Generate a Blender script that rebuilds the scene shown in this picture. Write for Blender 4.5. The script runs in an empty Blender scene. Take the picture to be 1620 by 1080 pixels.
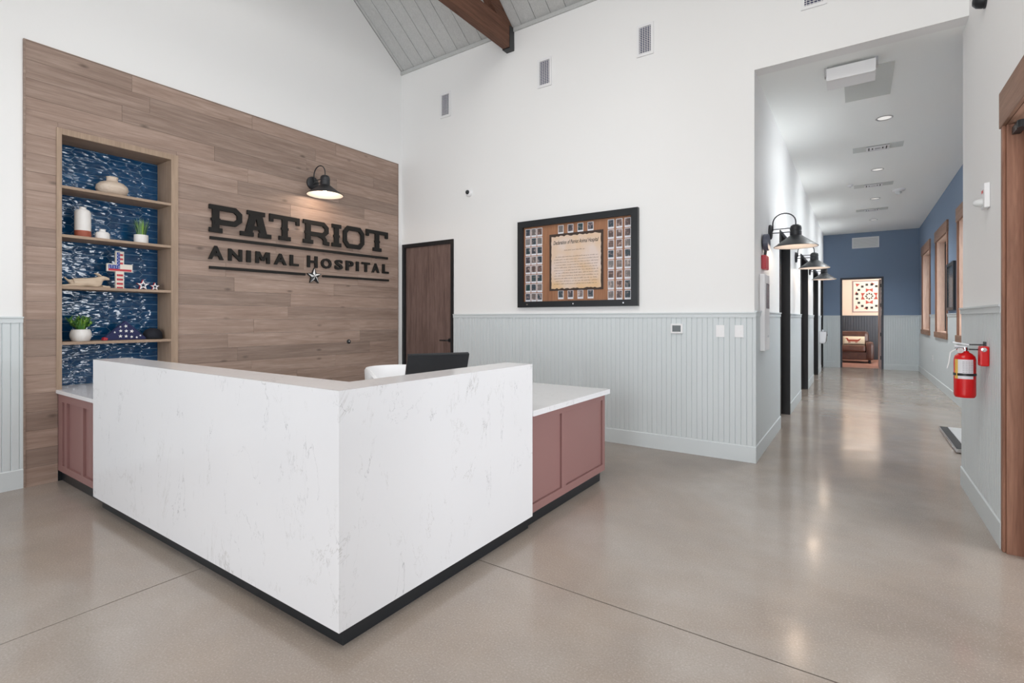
import bpy, bmesh, math, random
from math import sin, cos, pi, radians
from mathutils import Vector, Matrix
random.seed(7)
SC = bpy.context.scene
COL = SC.collection

# ---------------------------------------------------------------- camera, exposure, world, large lights
cam_d = bpy.data.cameras.new('camera'); cam = bpy.data.objects.new('camera', cam_d); COL.objects.link(cam)
cam.location = (5.522, -5.2155, 1.36); cam.rotation_euler = (pi/2, 0, 0.6004)
cam_d.sensor_width = 36; cam_d.lens = 799/1620*36; cam_d.shift_y = -36.36/1620
cam_d.clip_start = 0.05; cam_d.clip_end = 100
SC.camera = cam
SC.view_settings.view_transform = 'Standard'; SC.view_settings.look = 'None'
SC.view_settings.gamma = 1; SC.view_settings.use_curve_mapping = False
SC.view_settings.exposure = 0.0
SC.cycles.use_denoising = True
SC.cycles.max_bounces = 10; SC.cycles.diffuse_bounces = 6; SC.cycles.glossy_bounces = 5
SC.cycles.transparent_max_bounces = 12; SC.cycles.sample_clamp_indirect = 6

W = bpy.data.worlds.new('daylight'); SC.world = W; W.use_nodes = True
bg = W.node_tree.nodes['Background']; bg.inputs[0].default_value = (0.80, 0.88, 1.0, 1); bg.inputs[1].default_value = 1.2

def area(name, loc, rot, sx, sy, power, col=(1, 1, 1)):
    l = bpy.data.lights.new(name, 'AREA'); l.shape = 'RECTANGLE'; l.size = sx; l.size_y = sy
    l.energy = power; l.color = col
    o = bpy.data.objects.new(name, l); COL.objects.link(o); o.location = loc; o.rotation_euler = rot
    return o
DAY = (0.93, 0.965, 1.0)
area('entrance_daylight', (9.2, -2.2, 1.15), (0, radians(90), 0), 2.3, 3.0, 260, DAY)
area('added_transom_light', (7.3, -2.5, 3.85), (0, radians(90), 0), 1.4, 1.5, 28, DAY)  # light behind an added high window out of view, for the tile reflections
for x, e in ((1.2, 55), (3.3, 135), (5.3, 215)):
    area('back_window_daylight', (x, -10.6, 2.0), (radians(90), 0, 0), 1.7, 2.8, e, DAY)
for i, y in enumerate((-5.4, -7.9)):
    area('side_window_daylight', (7.1, y, 1.9), (0, radians(90), 0), 2.4, 1.6, 10, DAY)
for y in (1.88, 4.55, 7.29, 9.9):  # first one feeds the added hidden window
    area('hall_window_daylight', (7.9, y, 2.0), (0, radians(90), 0), 2.2, 1.8, 30, DAY)
area('outdoor_hall_fill', (8.4, 6.5, -.2), (radians(180), 0, 0), 2.4, 15.0, 7600, (.94, .98, 1))  # added upward light outside the windows, brightens the hall ceiling
area('lobby_fill_light', (4.0, -4.6, 5.6), (0, 0, 0), 3.2, 3.2, 160, (1, .97, .93))  # added overhead fill for the lobby, no fixture hangs here
area('far_room_light', (5.6, 13.6, 2.9), (0, 0, 0), 1.0, 1.0, 27, (1, .82, .68))

# ---------------------------------------------------------------- materials
def mat(name, col, rough=.5, metal=0., spec=.5, emis=None, es=0.):
    m = bpy.data.materials.new(name); m.use_nodes = True
    b = m.node_tree.nodes['Principled BSDF']
    b.inputs['Base Color'].default_value = (*col, 1); b.inputs['Roughness'].default_value = rough
    b.inputs['Metallic'].default_value = metal; b.inputs['Specular IOR Level'].default_value = spec
    if emis: b.inputs['Emission Color'].default_value = (*emis, 1); b.inputs['Emission Strength'].default_value = es
    return m
def N(m, t, **k):
    n = m.node_tree.nodes.new(t)
    for a, b in k.items():
        if a in n.inputs: n.inputs[a].default_value = b
        else: setattr(n, a, b)
    return n
def L(m, a, b): m.node_tree.links.new(a, b)
def bsdf(m): return m.node_tree.nodes['Principled BSDF']
def ramp(m, fac, stops):
    r = N(m, 'ShaderNodeValToRGB'); e = r.color_ramp.elements
    while len(e) < len(stops): e.new(.5)
    for i, (p, c) in enumerate(stops):
        e[i].position = p; e[i].color = (*c, 1) if len(c) == 3 else c
    L(m, fac, r.inputs[0]); return r.outputs[0]
def coords(m, scale=(1, 1, 1), rnd=0., kind='Position'):
    """world-position (or object) coordinates scaled per axis, shifted per object by rnd"""
    if kind == 'Position': src = N(m, 'ShaderNodeNewGeometry').outputs['Position']
    else: src = N(m, 'ShaderNodeTexCoord').outputs['Object']
    mp = N(m, 'ShaderNodeMapping'); mp.inputs['Scale'].default_value = scale; L(m, src, mp.inputs['Vector'])
    out = mp.outputs[0]
    if rnd:
        oi = N(m, 'ShaderNodeObjectInfo'); mu = N(m, 'ShaderNodeMath', operation='MULTIPLY'); mu.inputs[1].default_value = rnd
        L(m, oi.outputs['Random'], mu.inputs[0])
        ad = N(m, 'ShaderNodeVectorMath', operation='ADD'); L(m, out, ad.inputs[0]); L(m, mu.outputs[0], ad.inputs[1]); out = ad.outputs[0]
    return out
def noise(m, vec, scale, detail=4, rough=.5, dist=0.):
    n = N(m, 'ShaderNodeTexNoise'); n.inputs['Scale'].default_value = scale; n.inputs['Detail'].default_value = detail
    n.inputs['Roughness'].default_value = rough; n.inputs['Distortion'].default_value = dist
    L(m, vec, n.inputs['Vector']); return n.outputs['Fac']
def bump(m, h, strength, dist=.01):
    b = N(m, 'ShaderNodeBump'); b.inputs['Strength'].default_value = strength; b.inputs['Distance'].default_value = dist
    L(m, h, b.inputs['Height']); L(m, b.outputs[0], bsdf(m).inputs['Normal'])
def mixc(m, fac, a, b, mode='MIX'):
    x = N(m, 'ShaderNodeMix', data_type='RGBA', blend_type=mode)
    for s, v in ((0, fac), (6, a), (7, b)):
        if hasattr(v, 'is_linked') or hasattr(v, 'links'): L(m, v, x.inputs[s])
        else: x.inputs[s].default_value = v if s == 0 else (*v, 1)
    return x.outputs[2]

def plaster(name, col):
    m = mat(name, col, .75, spec=.25); v = coords(m)
    bump(m, noise(m, v, 90, 3), .06, .002); return m
M = {}
M['white_wall'] = plaster('white_wall_paint', (.86, .86, .855))
M['hall_ceiling'] = plaster('white_ceiling_paint', (.92, .935, .92))
M['blue_wall'] = plaster('slate_blue_paint', (.185, .245, .345))
M['cream_wall'] = plaster('cream_paint', (.72, .58, .46))
M['grey_paint'] = mat('pale_grey_panelling', (.64, .685, .70), .5, spec=.3)
M['dark_panel'] = mat('charcoal_panelling', (.045, .05, .062), .5)
M['black_metal'] = mat('black_painted_metal', (.012, .013, .015), .38)
M['dark_metal'] = mat('dark_bronze_metal', (.022, .023, .027), .42)
M['lining'] = mat('white_enamel', (.52, .49, .47), .6, spec=.2)
M['white_plastic'] = mat('white_plastic', (.83, .83, .84), .4)
M['lens_glass'] = mat('clear_plastic', (.68, .70, .70), .3)
M['steel'] = mat('brushed_steel', (.55, .55, .56), .3, 1.)
M['chrome'] = mat('chrome', (.75, .75, .76), .15, 1.)
M['matte_black'] = mat('matte_black_letter', (.018, .017, .016), .7, spec=.2)
M['black_plastic'] = mat('black_plastic', (.01, .012, .015), .35)
M['screen'] = mat('grey_screen', (.10, .115, .12), .2)
M['navy_screen'] = mat('dark_grey_window', (.10, .10, .125), .15)
M['red'] = mat('red_enamel', (.62, .006, .008), .22)
M['dull_red'] = mat('red_plastic', (.50, .045, .06), .45)
M['label'] = mat('white_label', (.72, .72, .76), .5)
M['yellow'] = mat('yellow_print', (.75, .48, .10), .5)
M['ink'] = mat('black_ink', (.03, .025, .022), .7)
M['brown_ink'] = mat('brown_ink', (.16, .09, .06), .8)
M['white_ceramic'] = mat('white_ceramic', (.78, .76, .74), .45)
M['terracotta'] = mat('terracotta', (.36, .095, .055), .6)
M['green'] = mat('leaf_green', (.10, .27, .06), .5)
M['light_green'] = mat('fresh_leaf_green', (.24, .45, .07), .5)
M['grass_green'] = mat('grass_green', (.14, .25, .12), .5)
M['soil'] = mat('dark_soil', (.03, .02, .015), .9)
M['navy'] = mat('navy_cloth', (.018, .022, .085), .8)
M['flag_blue'] = mat('flag_blue', (.02, .05, .26), .5)
M['flag_red'] = mat('flag_red', (.45, .02, .035), .5)
M['flag_white'] = mat('flag_white', (.72, .66, .58), .6)
M['star_white'] = mat('star_white', (.8, .8, .8), .5)
M['black_cloth'] = mat('black_cloth', (.01, .011, .018), .85)
M['grout'] = mat('pale_blue_grout', (.22, .36, .50), .7)
M['mat_rubber'] = mat('black_rubber', (.02, .021, .023), .6)
M['joint'] = mat('joint_filler', (.035, .03, .028), .8)
M['carpet'] = mat('rose_wood_floor', (.42, .22, .17), .35)
M['vent_dark'] = mat('vent_shadow', (.07, .075, .14), .8)
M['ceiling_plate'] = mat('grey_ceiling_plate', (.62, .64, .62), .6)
M['shadow_gap'] = mat('dark_interior', (.02, .02, .02), .9)
M['bulb'] = mat('lit_bulb', (1, .85, .7), .4, emis=(1, .80, .62), es=5)
M['downlight'] = mat('lit_diffuser', (.3, .3, .3), .4, emis=(1, .97, .93), es=.62)
M['ground'] = mat('pale_ground', (.42, .41, .38), .9)

# glass pane: thin, clear with reflections
m = bpy.data.materials.new('window_glass'); m.use_nodes = True; nt = m.node_tree; nt.nodes.clear()
out = nt.nodes.new('ShaderNodeOutputMaterial'); tr = nt.nodes.new('ShaderNodeBsdfTransparent'); gl = nt.nodes.new('ShaderNodeBsdfGlossy')
gl.inputs['Roughness'].default_value = .02; fr = nt.nodes.new('ShaderNodeFresnel'); fr.inputs[0].default_value = 1.45
mx = nt.nodes.new('ShaderNodeMixShader'); nt.links.new(fr.outputs[0], mx.inputs[0]); nt.links.new(tr.outputs[0], mx.inputs[1]); nt.links.new(gl.outputs[0], mx.inputs[2]); nt.links.new(mx.outputs[0], out.inputs[0])
M['glass'] = m

def wood(name, dark, light, axis, rnd=9., tint=.35, rough=.55, scale=1., knots=True):
    """axis = grain direction; per-object random tone"""
    m = mat(name, light, rough, spec=.35)
    s = [14., 14., 14.]; s['xyz'.index(axis)] = .9
    v = coords(m, tuple(q*scale for q in s), rnd)
    n1 = noise(m, v, 1.6, 6, .62, .6)
    n2 = noise(m, v, 7., 3, .6)
    c = ramp(m, n1, [(.28, dark), (.5, tuple((a+b)/2 for a, b in zip(dark, light))), (.72, light)])
    c = mixc(m, ramp(m, n2, [(.35, (.30,)*3), (.65, (0,)*3)]), c, tuple(x*.62 for x in dark))
    if knots:
        s2 = [5.5]*3; s2['xyz'.index(axis)] = 2.4
        vo = N(m, 'ShaderNodeTexVoronoi'); vo.inputs['Scale'].default_value = 1.1; vo.inputs['Randomness'].default_value = 1
        L(m, coords(m, tuple(q*scale for q in s2), rnd*1.7), vo.inputs['Vector'])
        c = mixc(m, ramp(m, vo.outputs['Distance'], [(.03, (.75,)*3), (.13, (0,)*3)]), c, tuple(x*.4 for x in dark))
    oi = N(m, 'ShaderNodeObjectInfo')
    t = ramp(m, oi.outputs['Random'], [(0, (1-tint, 1-tint, 1-tint)), (.5, (1-tint*.35, 1-tint*.42, 1-tint*.45)), (1, (1, 1, 1))])
    c = mixc(m, 1., c, t, 'MULTIPLY')
    L(m, c, bsdf(m).inputs['Base Color']); bump(m, n2, .12, .002)
    return m
M['plank'] = wood('greyed_oak_plank', (.305, .212, .168), (.50, .378, .312), 'y', tint=.28)
M['niche_oak'] = wood('light_oak', (.33, .235, .17), (.45, .33, .24), 'y', tint=.05, knots=False)
M['niche_oak_v'] = wood('light_oak_upright', (.33, .235, .17), (.45, .33, .24), 'z', tint=.05, knots=False)
M['door_wood'] = wood('brown_walnut_door', (.115, .072, .06), (.245, .165, .145), 'z', tint=.04, scale=1.4, knots=False)
M['cedar'] = wood('red_cedar', (.22, .10, .062), (.40, .205, .135), 'z', tint=.1, rough=.6)
M['cedar_y'] = wood('red_cedar_rail', (.22, .12, .08), (.38, .22, .15), 'y', tint=.1, rough=.6)
M['pale_cedar'] = wood('pale_cedar_liner', (.68, .45, .35), (.88, .66, .54), 'z', tint=.05, knots=False)
M['beam'] = wood('stained_beam', (.09, .04, .024), (.20, .095, .06), 'y', tint=.12, rough=.7)
M['carved'] = wood('carved_pale_wood', (.58, .44, .32), (.78, .66, .52), 'y', tint=.05, scale=2., knots=False)
M['vase'] = wood('marbled_clay', (.58, .46, .36), (.78, .68, .58), 'y', tint=.05, scale=1.2, knots=False)
M['board'] = wood('grey_ceiling_board', (.54, .55, .545), (.61, .62, .61), 'y', tint=.06, knots=False)
M['cork'] = wood('copper_brown_backing', (.28, .125, .065), (.42, .205, .11), 'z', tint=.02, knots=False)

# mauve painted cabinets
M['mauve'] = mat('mauve_paint', (.265, .140, .130), .45, spec=.35)

# quartz with thin broken veins
m = mat('white_quartz', (.80, .79, .80), .16, spec=.45); M['quartz'] = m
g = coords(m, (1, 1, 1))
rot = N(m, 'ShaderNodeMapping'); rot.inputs['Rotation'].default_value = (.5, -.55, .5); rot.inputs['Scale'].default_value = (2.1, 2.1, .75); L(m, g, rot.inputs['Vector'])
va = noise(m, rot.outputs[0], 1.15, 7, .62, .35)
vb = noise(m, rot.outputs[0], .8, 8, .66, .8)
def vein(f, w):
    s = N(m, 'ShaderNodeMath', operation='SUBTRACT'); s.inputs[1].default_value = .5; L(m, f, s.inputs[0])
    a = N(m, 'ShaderNodeMath', operation='ABSOLUTE'); L(m, s.outputs[0], a.inputs[0])
    return ramp(m, a.outputs[0], [(0, (1,)*3), (w, (0,)*3)])
brk = ramp(m, noise(m, g, 5.5, 5, .7), [(.46, (0,)*3), (.62, (1,)*3)])
mul = N(m, 'ShaderNodeMath', operation='MULTIPLY'); L(m, mixc(m, 1., vein(va, .0035), brk, 'MULTIPLY'), mul.inputs[0]); mul.inputs[1].default_value = .72
soft = ramp(m, noise(m, g, 1.3, 3), [(.3, (.745, .735, .745)), (.7, (.72, .715, .73))])
c = mixc(m, mul.outputs[0], soft, (.33, .33, .34))
mul2 = N(m, 'ShaderNodeMath', operation='MULTIPLY'); L(m, mixc(m, 1., vein(vb, .0035), brk, 'MULTIPLY'), mul2.inputs[0]); mul2.inputs[1].default_value = .55
c = mixc(m, mul2.outputs[0], c, (.42, .40, .38))
L(m, c, bsdf(m).inputs['Base Color'])

# polished concrete
m = mat('polished_concrete', (.36, .31, .27), .14, spec=.5); M['concrete'] = m
g = coords(m)
big = noise(m, g, .55, 5, .55, .4); mid = noise(m, g, 3.2, 6, .65); fine = noise(m, g, 120, 2, .6)
c = ramp(m, big, [(.32, (.235, .190, .156)), (.5, (.315, .262, .220)), (.66, (.37, .332, .30))])
c = mixc(m, ramp(m, mid, [(.35, (.35,)*3), (.6, (0,)*3)]), c, (.27, .235, .21))
c = mixc(m, ramp(m, fine, [(.36, (.22,)*3), (.5, (0,)*3)]), c, (.20, .165, .14))
c = mixc(m, ramp(m, fine, [(.56, (0,)*3), (.68, (.3,)*3)]), c, (.50, .45, .41))
L(m, c, bsdf(m).inputs['Base Color'])
L(m, ramp(m, mid, [(.3, (.11,)*3), (.7, (.23,)*3)]), bsdf(m).inputs['Roughness'])
bump(m, noise(m, g, 6, 4), .04, .01)

# wavy blue glazed tile
m = mat('blue_glazed_tile', (.01, .075, .20), .04, spec=.6); M['tile'] = m
g = coords(m, (1, 1, 2.4), 6.)
L(m, ramp(m, noise(m, g, 6, 3), [(.3, (.004, .045, .125)), (.7, (.009, .075, .185))]), bsdf(m).inputs['Base Color'])
bump(m, noise(m, g, 15, .5, .4), .55, .016)

# leather
m = mat('brown_leather', (.075, .026, .016), .38, spec=.5); M['leather'] = m
g = coords(m); L(m, ramp(m, noise(m, g, 5, 4), [(.3, (.06, .02, .012)), (.7, (.13, .05, .03))]), bsdf(m).inputs['Base Color'])
bump(m, noise(m, g, 22, 4), .3, .01)
M['pillow'] = mat('cream_canvas', (.70, .60, .45), .85)
M['rust'] = mat('rust_print', (.30, .045, .02), .8)
# parchment with burnt patches
m = mat('aged_parchment', (.7, .55, .42), .8); M['parchment'] = m
g = coords(m); L(m, ramp(m, noise(m, g, 3.2, 4), [(.38, (.72, .60, .54)), (.68, (.70, .48, .28))]), bsdf(m).inputs['Base Color'])
# polaroid picture area: random muted tone + blotches
m = mat('snapshot_print', (.2, .2, .2), .4); M['snap'] = m
g = coords(m, (1, 1, 1), 11.)
n = noise(m, g, 26, 3, .6)
c = ramp(m, n, [(.40, (.01, .03, .03)), (.52, (.05, .06, .07)), (.60, (.22, .16, .14)), (.68, (.55, .48, .46))])
oi = N(m, 'ShaderNodeObjectInfo')
L(m, mixc(m, .35, c, ramp(m, oi.outputs['Random'], [(0, (.02, .09, .09)), (.45, (.06, .07, .12)), (.75, (.30, .14, .10)), (1, (.5, .45, .44))])), bsdf(m).inputs['Base Color'])
# tread plate
m = mat('white_tread_plate', (.62, .63, .64), .35, .3); M['tread'] = m
vo = N(m, 'ShaderNodeTexVoronoi'); vo.inputs['Scale'].default_value = 28; L(m, coords(m), vo.inputs['Vector']); bump(m, vo.outputs['Distance'], .5, .01)
M['dark_art'] = mat('dark_grey_artwork', (.09, .10, .11), .15)

# ---------------------------------------------------------------- helpers
ORG = {}
class MB:
    def __init__(s): s.v = []; s.f = []; s.mi = []; s.k = 0; s.sm = []
    def add(s, vs, fs, smooth=False):
        o = len(s.v); s.v += [tuple(map(float, q)) for q in vs]
        for q in fs: s.f.append(tuple(o+i for i in q)); s.mi.append(s.k); s.sm.append(smooth)
        return s
    def slot(s, k): s.k = k; return s
    def box(s, x0, x1, y0, y1, z0, z1):
        return s.add([(x0, y0, z0), (x1, y0, z0), (x1, y1, z0), (x0, y1, z0), (x0, y0, z1), (x1, y0, z1), (x1, y1, z1), (x0, y1, z1)],
                     [(0, 3, 2, 1), (4, 5, 6, 7), (0, 1, 5, 4), (1, 2, 6, 5), (2, 3, 7, 6), (3, 0, 4, 7)])
    def prism(s, poly, f0, f1):
        """poly: 2d ccw points; f0,f1 map a 2d point to 3d on the near / far side"""
        n = len(poly)
        s.add([f0(*p) for p in poly]+[f1(*p) for p in poly],
              [tuple(range(n))[::-1], tuple(range(n, 2*n))]+[(i, (i+1) % n, n+(i+1) % n, n+i) for i in range(n)])
        return s
    def lathe(s, prof, c, ax='z', n=24, smooth=True, caps=True):
        """prof: (radius, height) list; revolve round axis ax through c"""
        vs = []; fs = []; k = len(prof)
        for i in range(n):
            a = 2*pi*i/n
            for r, h in prof:
                p = {'z': (r*cos(a), r*sin(a), h), 'x': (h, r*cos(a), r*sin(a)), 'y': (r*sin(a), h, r*cos(a))}[ax]
                vs.append((c[0]+p[0], c[1]+p[1], c[2]+p[2]))
        for i in range(n):
            j = (i+1) % n
            for q in range(k-1): fs.append((i*k+q, j*k+q, j*k+q+1, i*k+q+1))
        if caps and prof[0][0] > 1e-6: fs.append(tuple(i*k for i in range(n))[::-1])
        if caps and prof[-1][0] > 1e-6: fs.append(tuple(i*k+k-1 for i in range(n)))
        return s.add(vs, fs, smooth)
    def cyl(s, c, r, h0, h1, ax='z', n=20): return s.lathe([(r, h0), (r, h1)], c, ax, n)
    def tube(s, pts, r, n=8):
        pts = [Vector(p) for p in pts]; rs = r if isinstance(r, (list, tuple)) else [r]*len(pts)
        vs = []; fs = []; up = None
        for i, p in enumerate(pts):
            d = (pts[min(i+1, len(pts)-1)]-pts[max(i-1, 0)]).normalized()
            if up is None: up = d.orthogonal().normalized()
            up = (up-d*up.dot(d)).normalized(); w = d.cross(up)
            for q in range(n):
                a = 2*pi*q/n; vs.append(p+(up*cos(a)+w*sin(a))*rs[i])
        for i in range(len(pts)-1):
            for q in range(n): fs.append((i*n+q, i*n+(q+1) % n, (i+1)*n+(q+1) % n, (i+1)*n+q))
        fs += [tuple(range(n))[::-1], tuple((len(pts)-1)*n+q for q in range(n))]
        return s.add(vs, fs, True)
    def build(s, name, mats, parent=None, bevel=0., org=None):
        if not isinstance(mats, (list, tuple)): mats = [mats]
        if org is None:
            if parent is not None: org = ORG[parent.name]
            else:
                xs, ys, zs = zip(*s.v); org = Vector(((min(xs)+max(xs))/2, (min(ys)+max(ys))/2, min(zs)))
        org = Vector(org)
        me = bpy.data.meshes.new(name)
        me.from_pydata([tuple(Vector(v)-org) for v in s.v], [], s.f)
        for q in mats: me.materials.append(q)
        for i, p in enumerate(me.polygons): p.material_index = s.mi[i]; p.use_smooth = s.sm[i]
        bm = bmesh.new(); bm.from_mesh(me); bmesh.ops.recalc_face_normals(bm, faces=bm.faces)
        if bevel:
            bmesh.ops.bevel(bm, geom=[e for e in bm.edges if len(e.link_faces) == 2 and e.calc_face_angle(0) > .6], offset=bevel, segments=2, affect='EDGES', profile=.6)
        bm.to_mesh(me); bm.free(); me.update()
        o = bpy.data.objects.new(name, me); COL.objects.link(o)
        if any(s.sm): 
            try: me.set_sharp_from_angle(angle=radians(38))
            except Exception: pass
        if parent is not None:
            o.parent = parent; o.location = org-ORG[parent.name]
        else: o.location = org
        ORG[o.name] = org
        return o
def inst(name, mesh, parent, loc):
    o = bpy.data.objects.new(name, mesh); COL.objects.link(o)
    if parent is not None: o.parent = parent; o.location = Vector(loc)-ORG[parent.name]
    else: o.location = loc
    ORG[o.name] = Vector(loc); return o
def tag(o, label=None, cat=None, group=None, kind=None):
    if label: o['label'] = label
    if cat: o['category'] = cat
    if group: o['group'] = group
    if kind: o['kind'] = kind
    return o
def thing(name, loc, label, cat, group=None):
    o = bpy.data.objects.new(name, None); COL.objects.link(o); o.location = loc; o.empty_display_size = .1
    ORG[o.name] = Vector(loc); return tag(o, label, cat, group)
def struct(o): o['kind'] = 'structure'; return o
def copy_tree(o, loc, rotz=None, label=None):
    c = o.copy(); COL.objects.link(c); c.location = loc; ORG[c.name] = Vector(loc)
    if rotz is not None: c.rotation_euler = (0, 0, rotz)
    if label: c['label'] = label
    def rec(a, b):
        for ch in list(a.children):
            d = ch.copy(); COL.objects.link(d); d.parent = b; rec(ch, d)
    rec(o, c); return c
def text_mesh(body, bold=0., shear=0., depth=.01, res=3):
    cu = bpy.data.curves.new('lettering', 'FONT'); cu.body = body; cu.size = 1; cu.offset = bold; cu.shear = shear
    cu.extrude = depth/2; cu.resolution_u = res
    o = bpy.data.objects.new('lettering', cu); COL.objects.link(o)
    me = bpy.data.meshes.new_from_object(o, depsgraph=bpy.context.evaluated_depsgraph_get())
    vs = [v.co.copy() for v in me.vertices]; fs = [tuple(p.vertices) for p in me.polygons]
    bpy.data.objects.remove(o); bpy.data.curves.remove(cu); bpy.data.meshes.remove(me)
    xs = [v.x for v in vs]; ys = [v.y for v in vs]; zs = [v.z for v in vs]
    x0, x1, y0, y1, z0, z1 = min(xs), max(xs), min(ys), max(ys), min(zs), max(zs)
    return [((v.x-x0)/(x1-x0), (v.y-y0)/(y1-y0), (v.z-z0)/max(z1-z0, 1e-9)) for v in vs], fs
def text_on(f, body, u0, u1, v0, v1, d, **k):
    """returns MB with body fitted in the rect; f(u,v,w) -> 3d"""
    vs, fs = text_mesh(body, **k); mb = MB()
    return mb.add([f(u0+a*(u1-u0), v0+b*(v1-v0), c*d) for a, b, c in vs], fs)

# ---------------------------------------------------------------- SETTING
SL, EAVE, RIDGE_Y = .72, 4.98, -5.0
def roof(y): return EAVE+SL*(-y) if y > RIDGE_Y else EAVE+SL*(10+y)
HX, HR, RX, HY, HZ = 4.718, 6.8355, 6.232, 11.53, 3.70

# floor: four slabs over a dark sub-base, saw-cut joints between them
fl = struct(MB().box(-.45, 8.2, -10.2, -.9, -.2, -.03).box(-.45, 7.04, -.9, 11.7, -.2, -.03).build('floor', M['joint']))
jx, jy, g2 = 2.57, -2.972, .0035
for x0, x1, y0, y1 in ((-.45, jx-g2, -10.2, jy-g2), (jx+g2, 8.2, -10.2, jy-g2), (-.45, jx-g2, jy+g2, 0)):
    MB().box(x0, x1, y0, y1, -.03, 0).build('slab', M['concrete'], fl)
MB().prism([(jx+g2, jy+g2), (8.2, jy+g2), (8.2, -.9), (7.04, -.9), (7.04, 11.7), (jx+g2, 11.7)], lambda x, y: (x, y, -.03), lambda x, y: (x, y, 0)).build('slab', M['concrete'], fl)

# left wall (gable) with shelf niche; behind it the niche box
NY0, NY1, NZ1 = -3.875, -2.985, 2.945
wl = MB()
wl.box(-.15, -.02, -10, NY0, 0, EAVE); wl.box(-.15, -.02, NY1, 0, 0, EAVE); wl.box(-.15, -.02, NY0, NY1, NZ1, EAVE); wl.box(-.15, -.02, NY0, NY1, 0, .733)
wl.prism([(-10, EAVE), (0, EAVE), (RIDGE_Y, roof(RIDGE_Y+1e-6))], lambda y, z: (-.15, y, z), lambda y, z: (-.02, y, z))
wall_left = struct(wl.build('wall_left', M['white_wall']))
# picture wall with door opening; header over the hall
wb = MB()
DX0, DX1, DZ = .003, .993, 2.44
wb.box(-.15, DX0, 0, .15, 0, EAVE); wb.box(DX1, HX, 0, .15, 0, EAVE); wb.box(DX0, DX1, 0, .15, DZ, EAVE)
wb.box(HX, RX, 0, .15, HZ, EAVE)
wall_back = struct(wb.build('wall_back', M['white_wall']))
# hall left wall with four door openings
OPEN = [(1.84, 2.94), (4.62, 6.05), (7.55, 9.05), (10.25, 11.2)]
wh = MB(); y = .15
OH = 2.46
for a, b in OPEN:
    wh.box(HX-.15, HX, y, a, 0, HZ); wh.box(HX-.15, HX, a, b, OH, HZ); y = b
wh.box(HX-.15, HX, y, HY, 0, HZ)
wall_hall = struct(wh.build('wall_hall_left', M['white_wall']))
# hall end wall, blue, with doorway
EX0, EX1, EZ = 5.12, 6.09, 2.48
we = MB().box(HX-.15, EX0, HY, HY+.15, 0, HZ).box(EX1, HR+.2, HY, HY+.15, 0, HZ).box(EX0, EX1, HY, HY+.15, EZ, HZ)
wall_end = struct(we.build('wall_hall_end', M['blue_wall']))
# blue window wall
WINS = [(9.05, 10.75), (6.45, 8.12), (3.72, 5.40), (1.05, 2.72)]  # last is an added window, unseen behind the near wall, to brighten the hall
wz0, wz1 = 1.09, 2.90
wr = MB(); y = .28
for a, b in sorted((a+.10, b-.10) for a, b in WINS):
    wr.box(HR, HR+.2, y, a, 0, HZ); wr.box(HR, HR+.2, a, b, 0, wz0); wr.box(HR, HR+.2, a, b, wz1, HZ); y = b
wr.box(HR, HR+.2, y, HY, 0, HZ)
wall_win = struct(wr.build('wall_hall_right', M['blue_wall']))
# near right wall with entrance opening and side windows
EY0, EY1, EH = -3.30, -1.17, 2.50
SW = [(-6.2, -4.6), (-8.7, -7.1)]
wn = MB()
wn.box(RX, RX+.17, EY1, .28, 0, EAVE); wn.box(RX+.17, HR+.2, .08, .28, 0, EAVE)
TY0, TY1, TZ0, TZ1 = -3.25, -1.78, 3.05, 4.6  # opening for the added unseen high window that the tiles reflect
wn.box(RX, RX+.17, TY1, EY1, EH, EAVE).box(RX, RX+.17, EY0, TY0, EH, EAVE).box(RX, RX+.17, TY0, TY1, EH, TZ0).box(RX, RX+.17, TY0, TY1, TZ1, EAVE)
wn.box(RX, RX+.17, SW[0][1], EY0, 0, EAVE)
wn.box(RX, RX+.17, SW[1][1], SW[0][0], 0, EAVE); wn.box(RX, RX+.17, -10, SW[1][0], 0, EAVE)
for a, b in SW: wn.box(RX, RX+.17, a, b, 0, .8); wn.box(RX, RX+.17, a, b, 3.1, EAVE)
wn.prism([(-10, EAVE), (0, EAVE), (RIDGE_Y, roof(RIDGE_Y+1e-6))], lambda y, z: (RX, y, z), lambda y, z: (RX+.17, y, z))
wall_right = struct(wn.build('wall_right', M['white_wall']))
# wall behind the camera, with three windows
BW = [(.4, 2.0), (2.5, 4.1), (4.5, 6.0)]
wf = MB(); x = -.15
for a, b in BW:
    wf.box(x, a, -10.17, -10, 0, EAVE); wf.box(a, b, -10.17, -10, 0, .6); wf.box(a, b, -10.17, -10, 3.2, EAVE); x = b
wf.box(x, RX+.17, -10.17, -10, 0, EAVE)
struct(wf.build('wall_front', M['white_wall']))
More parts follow.
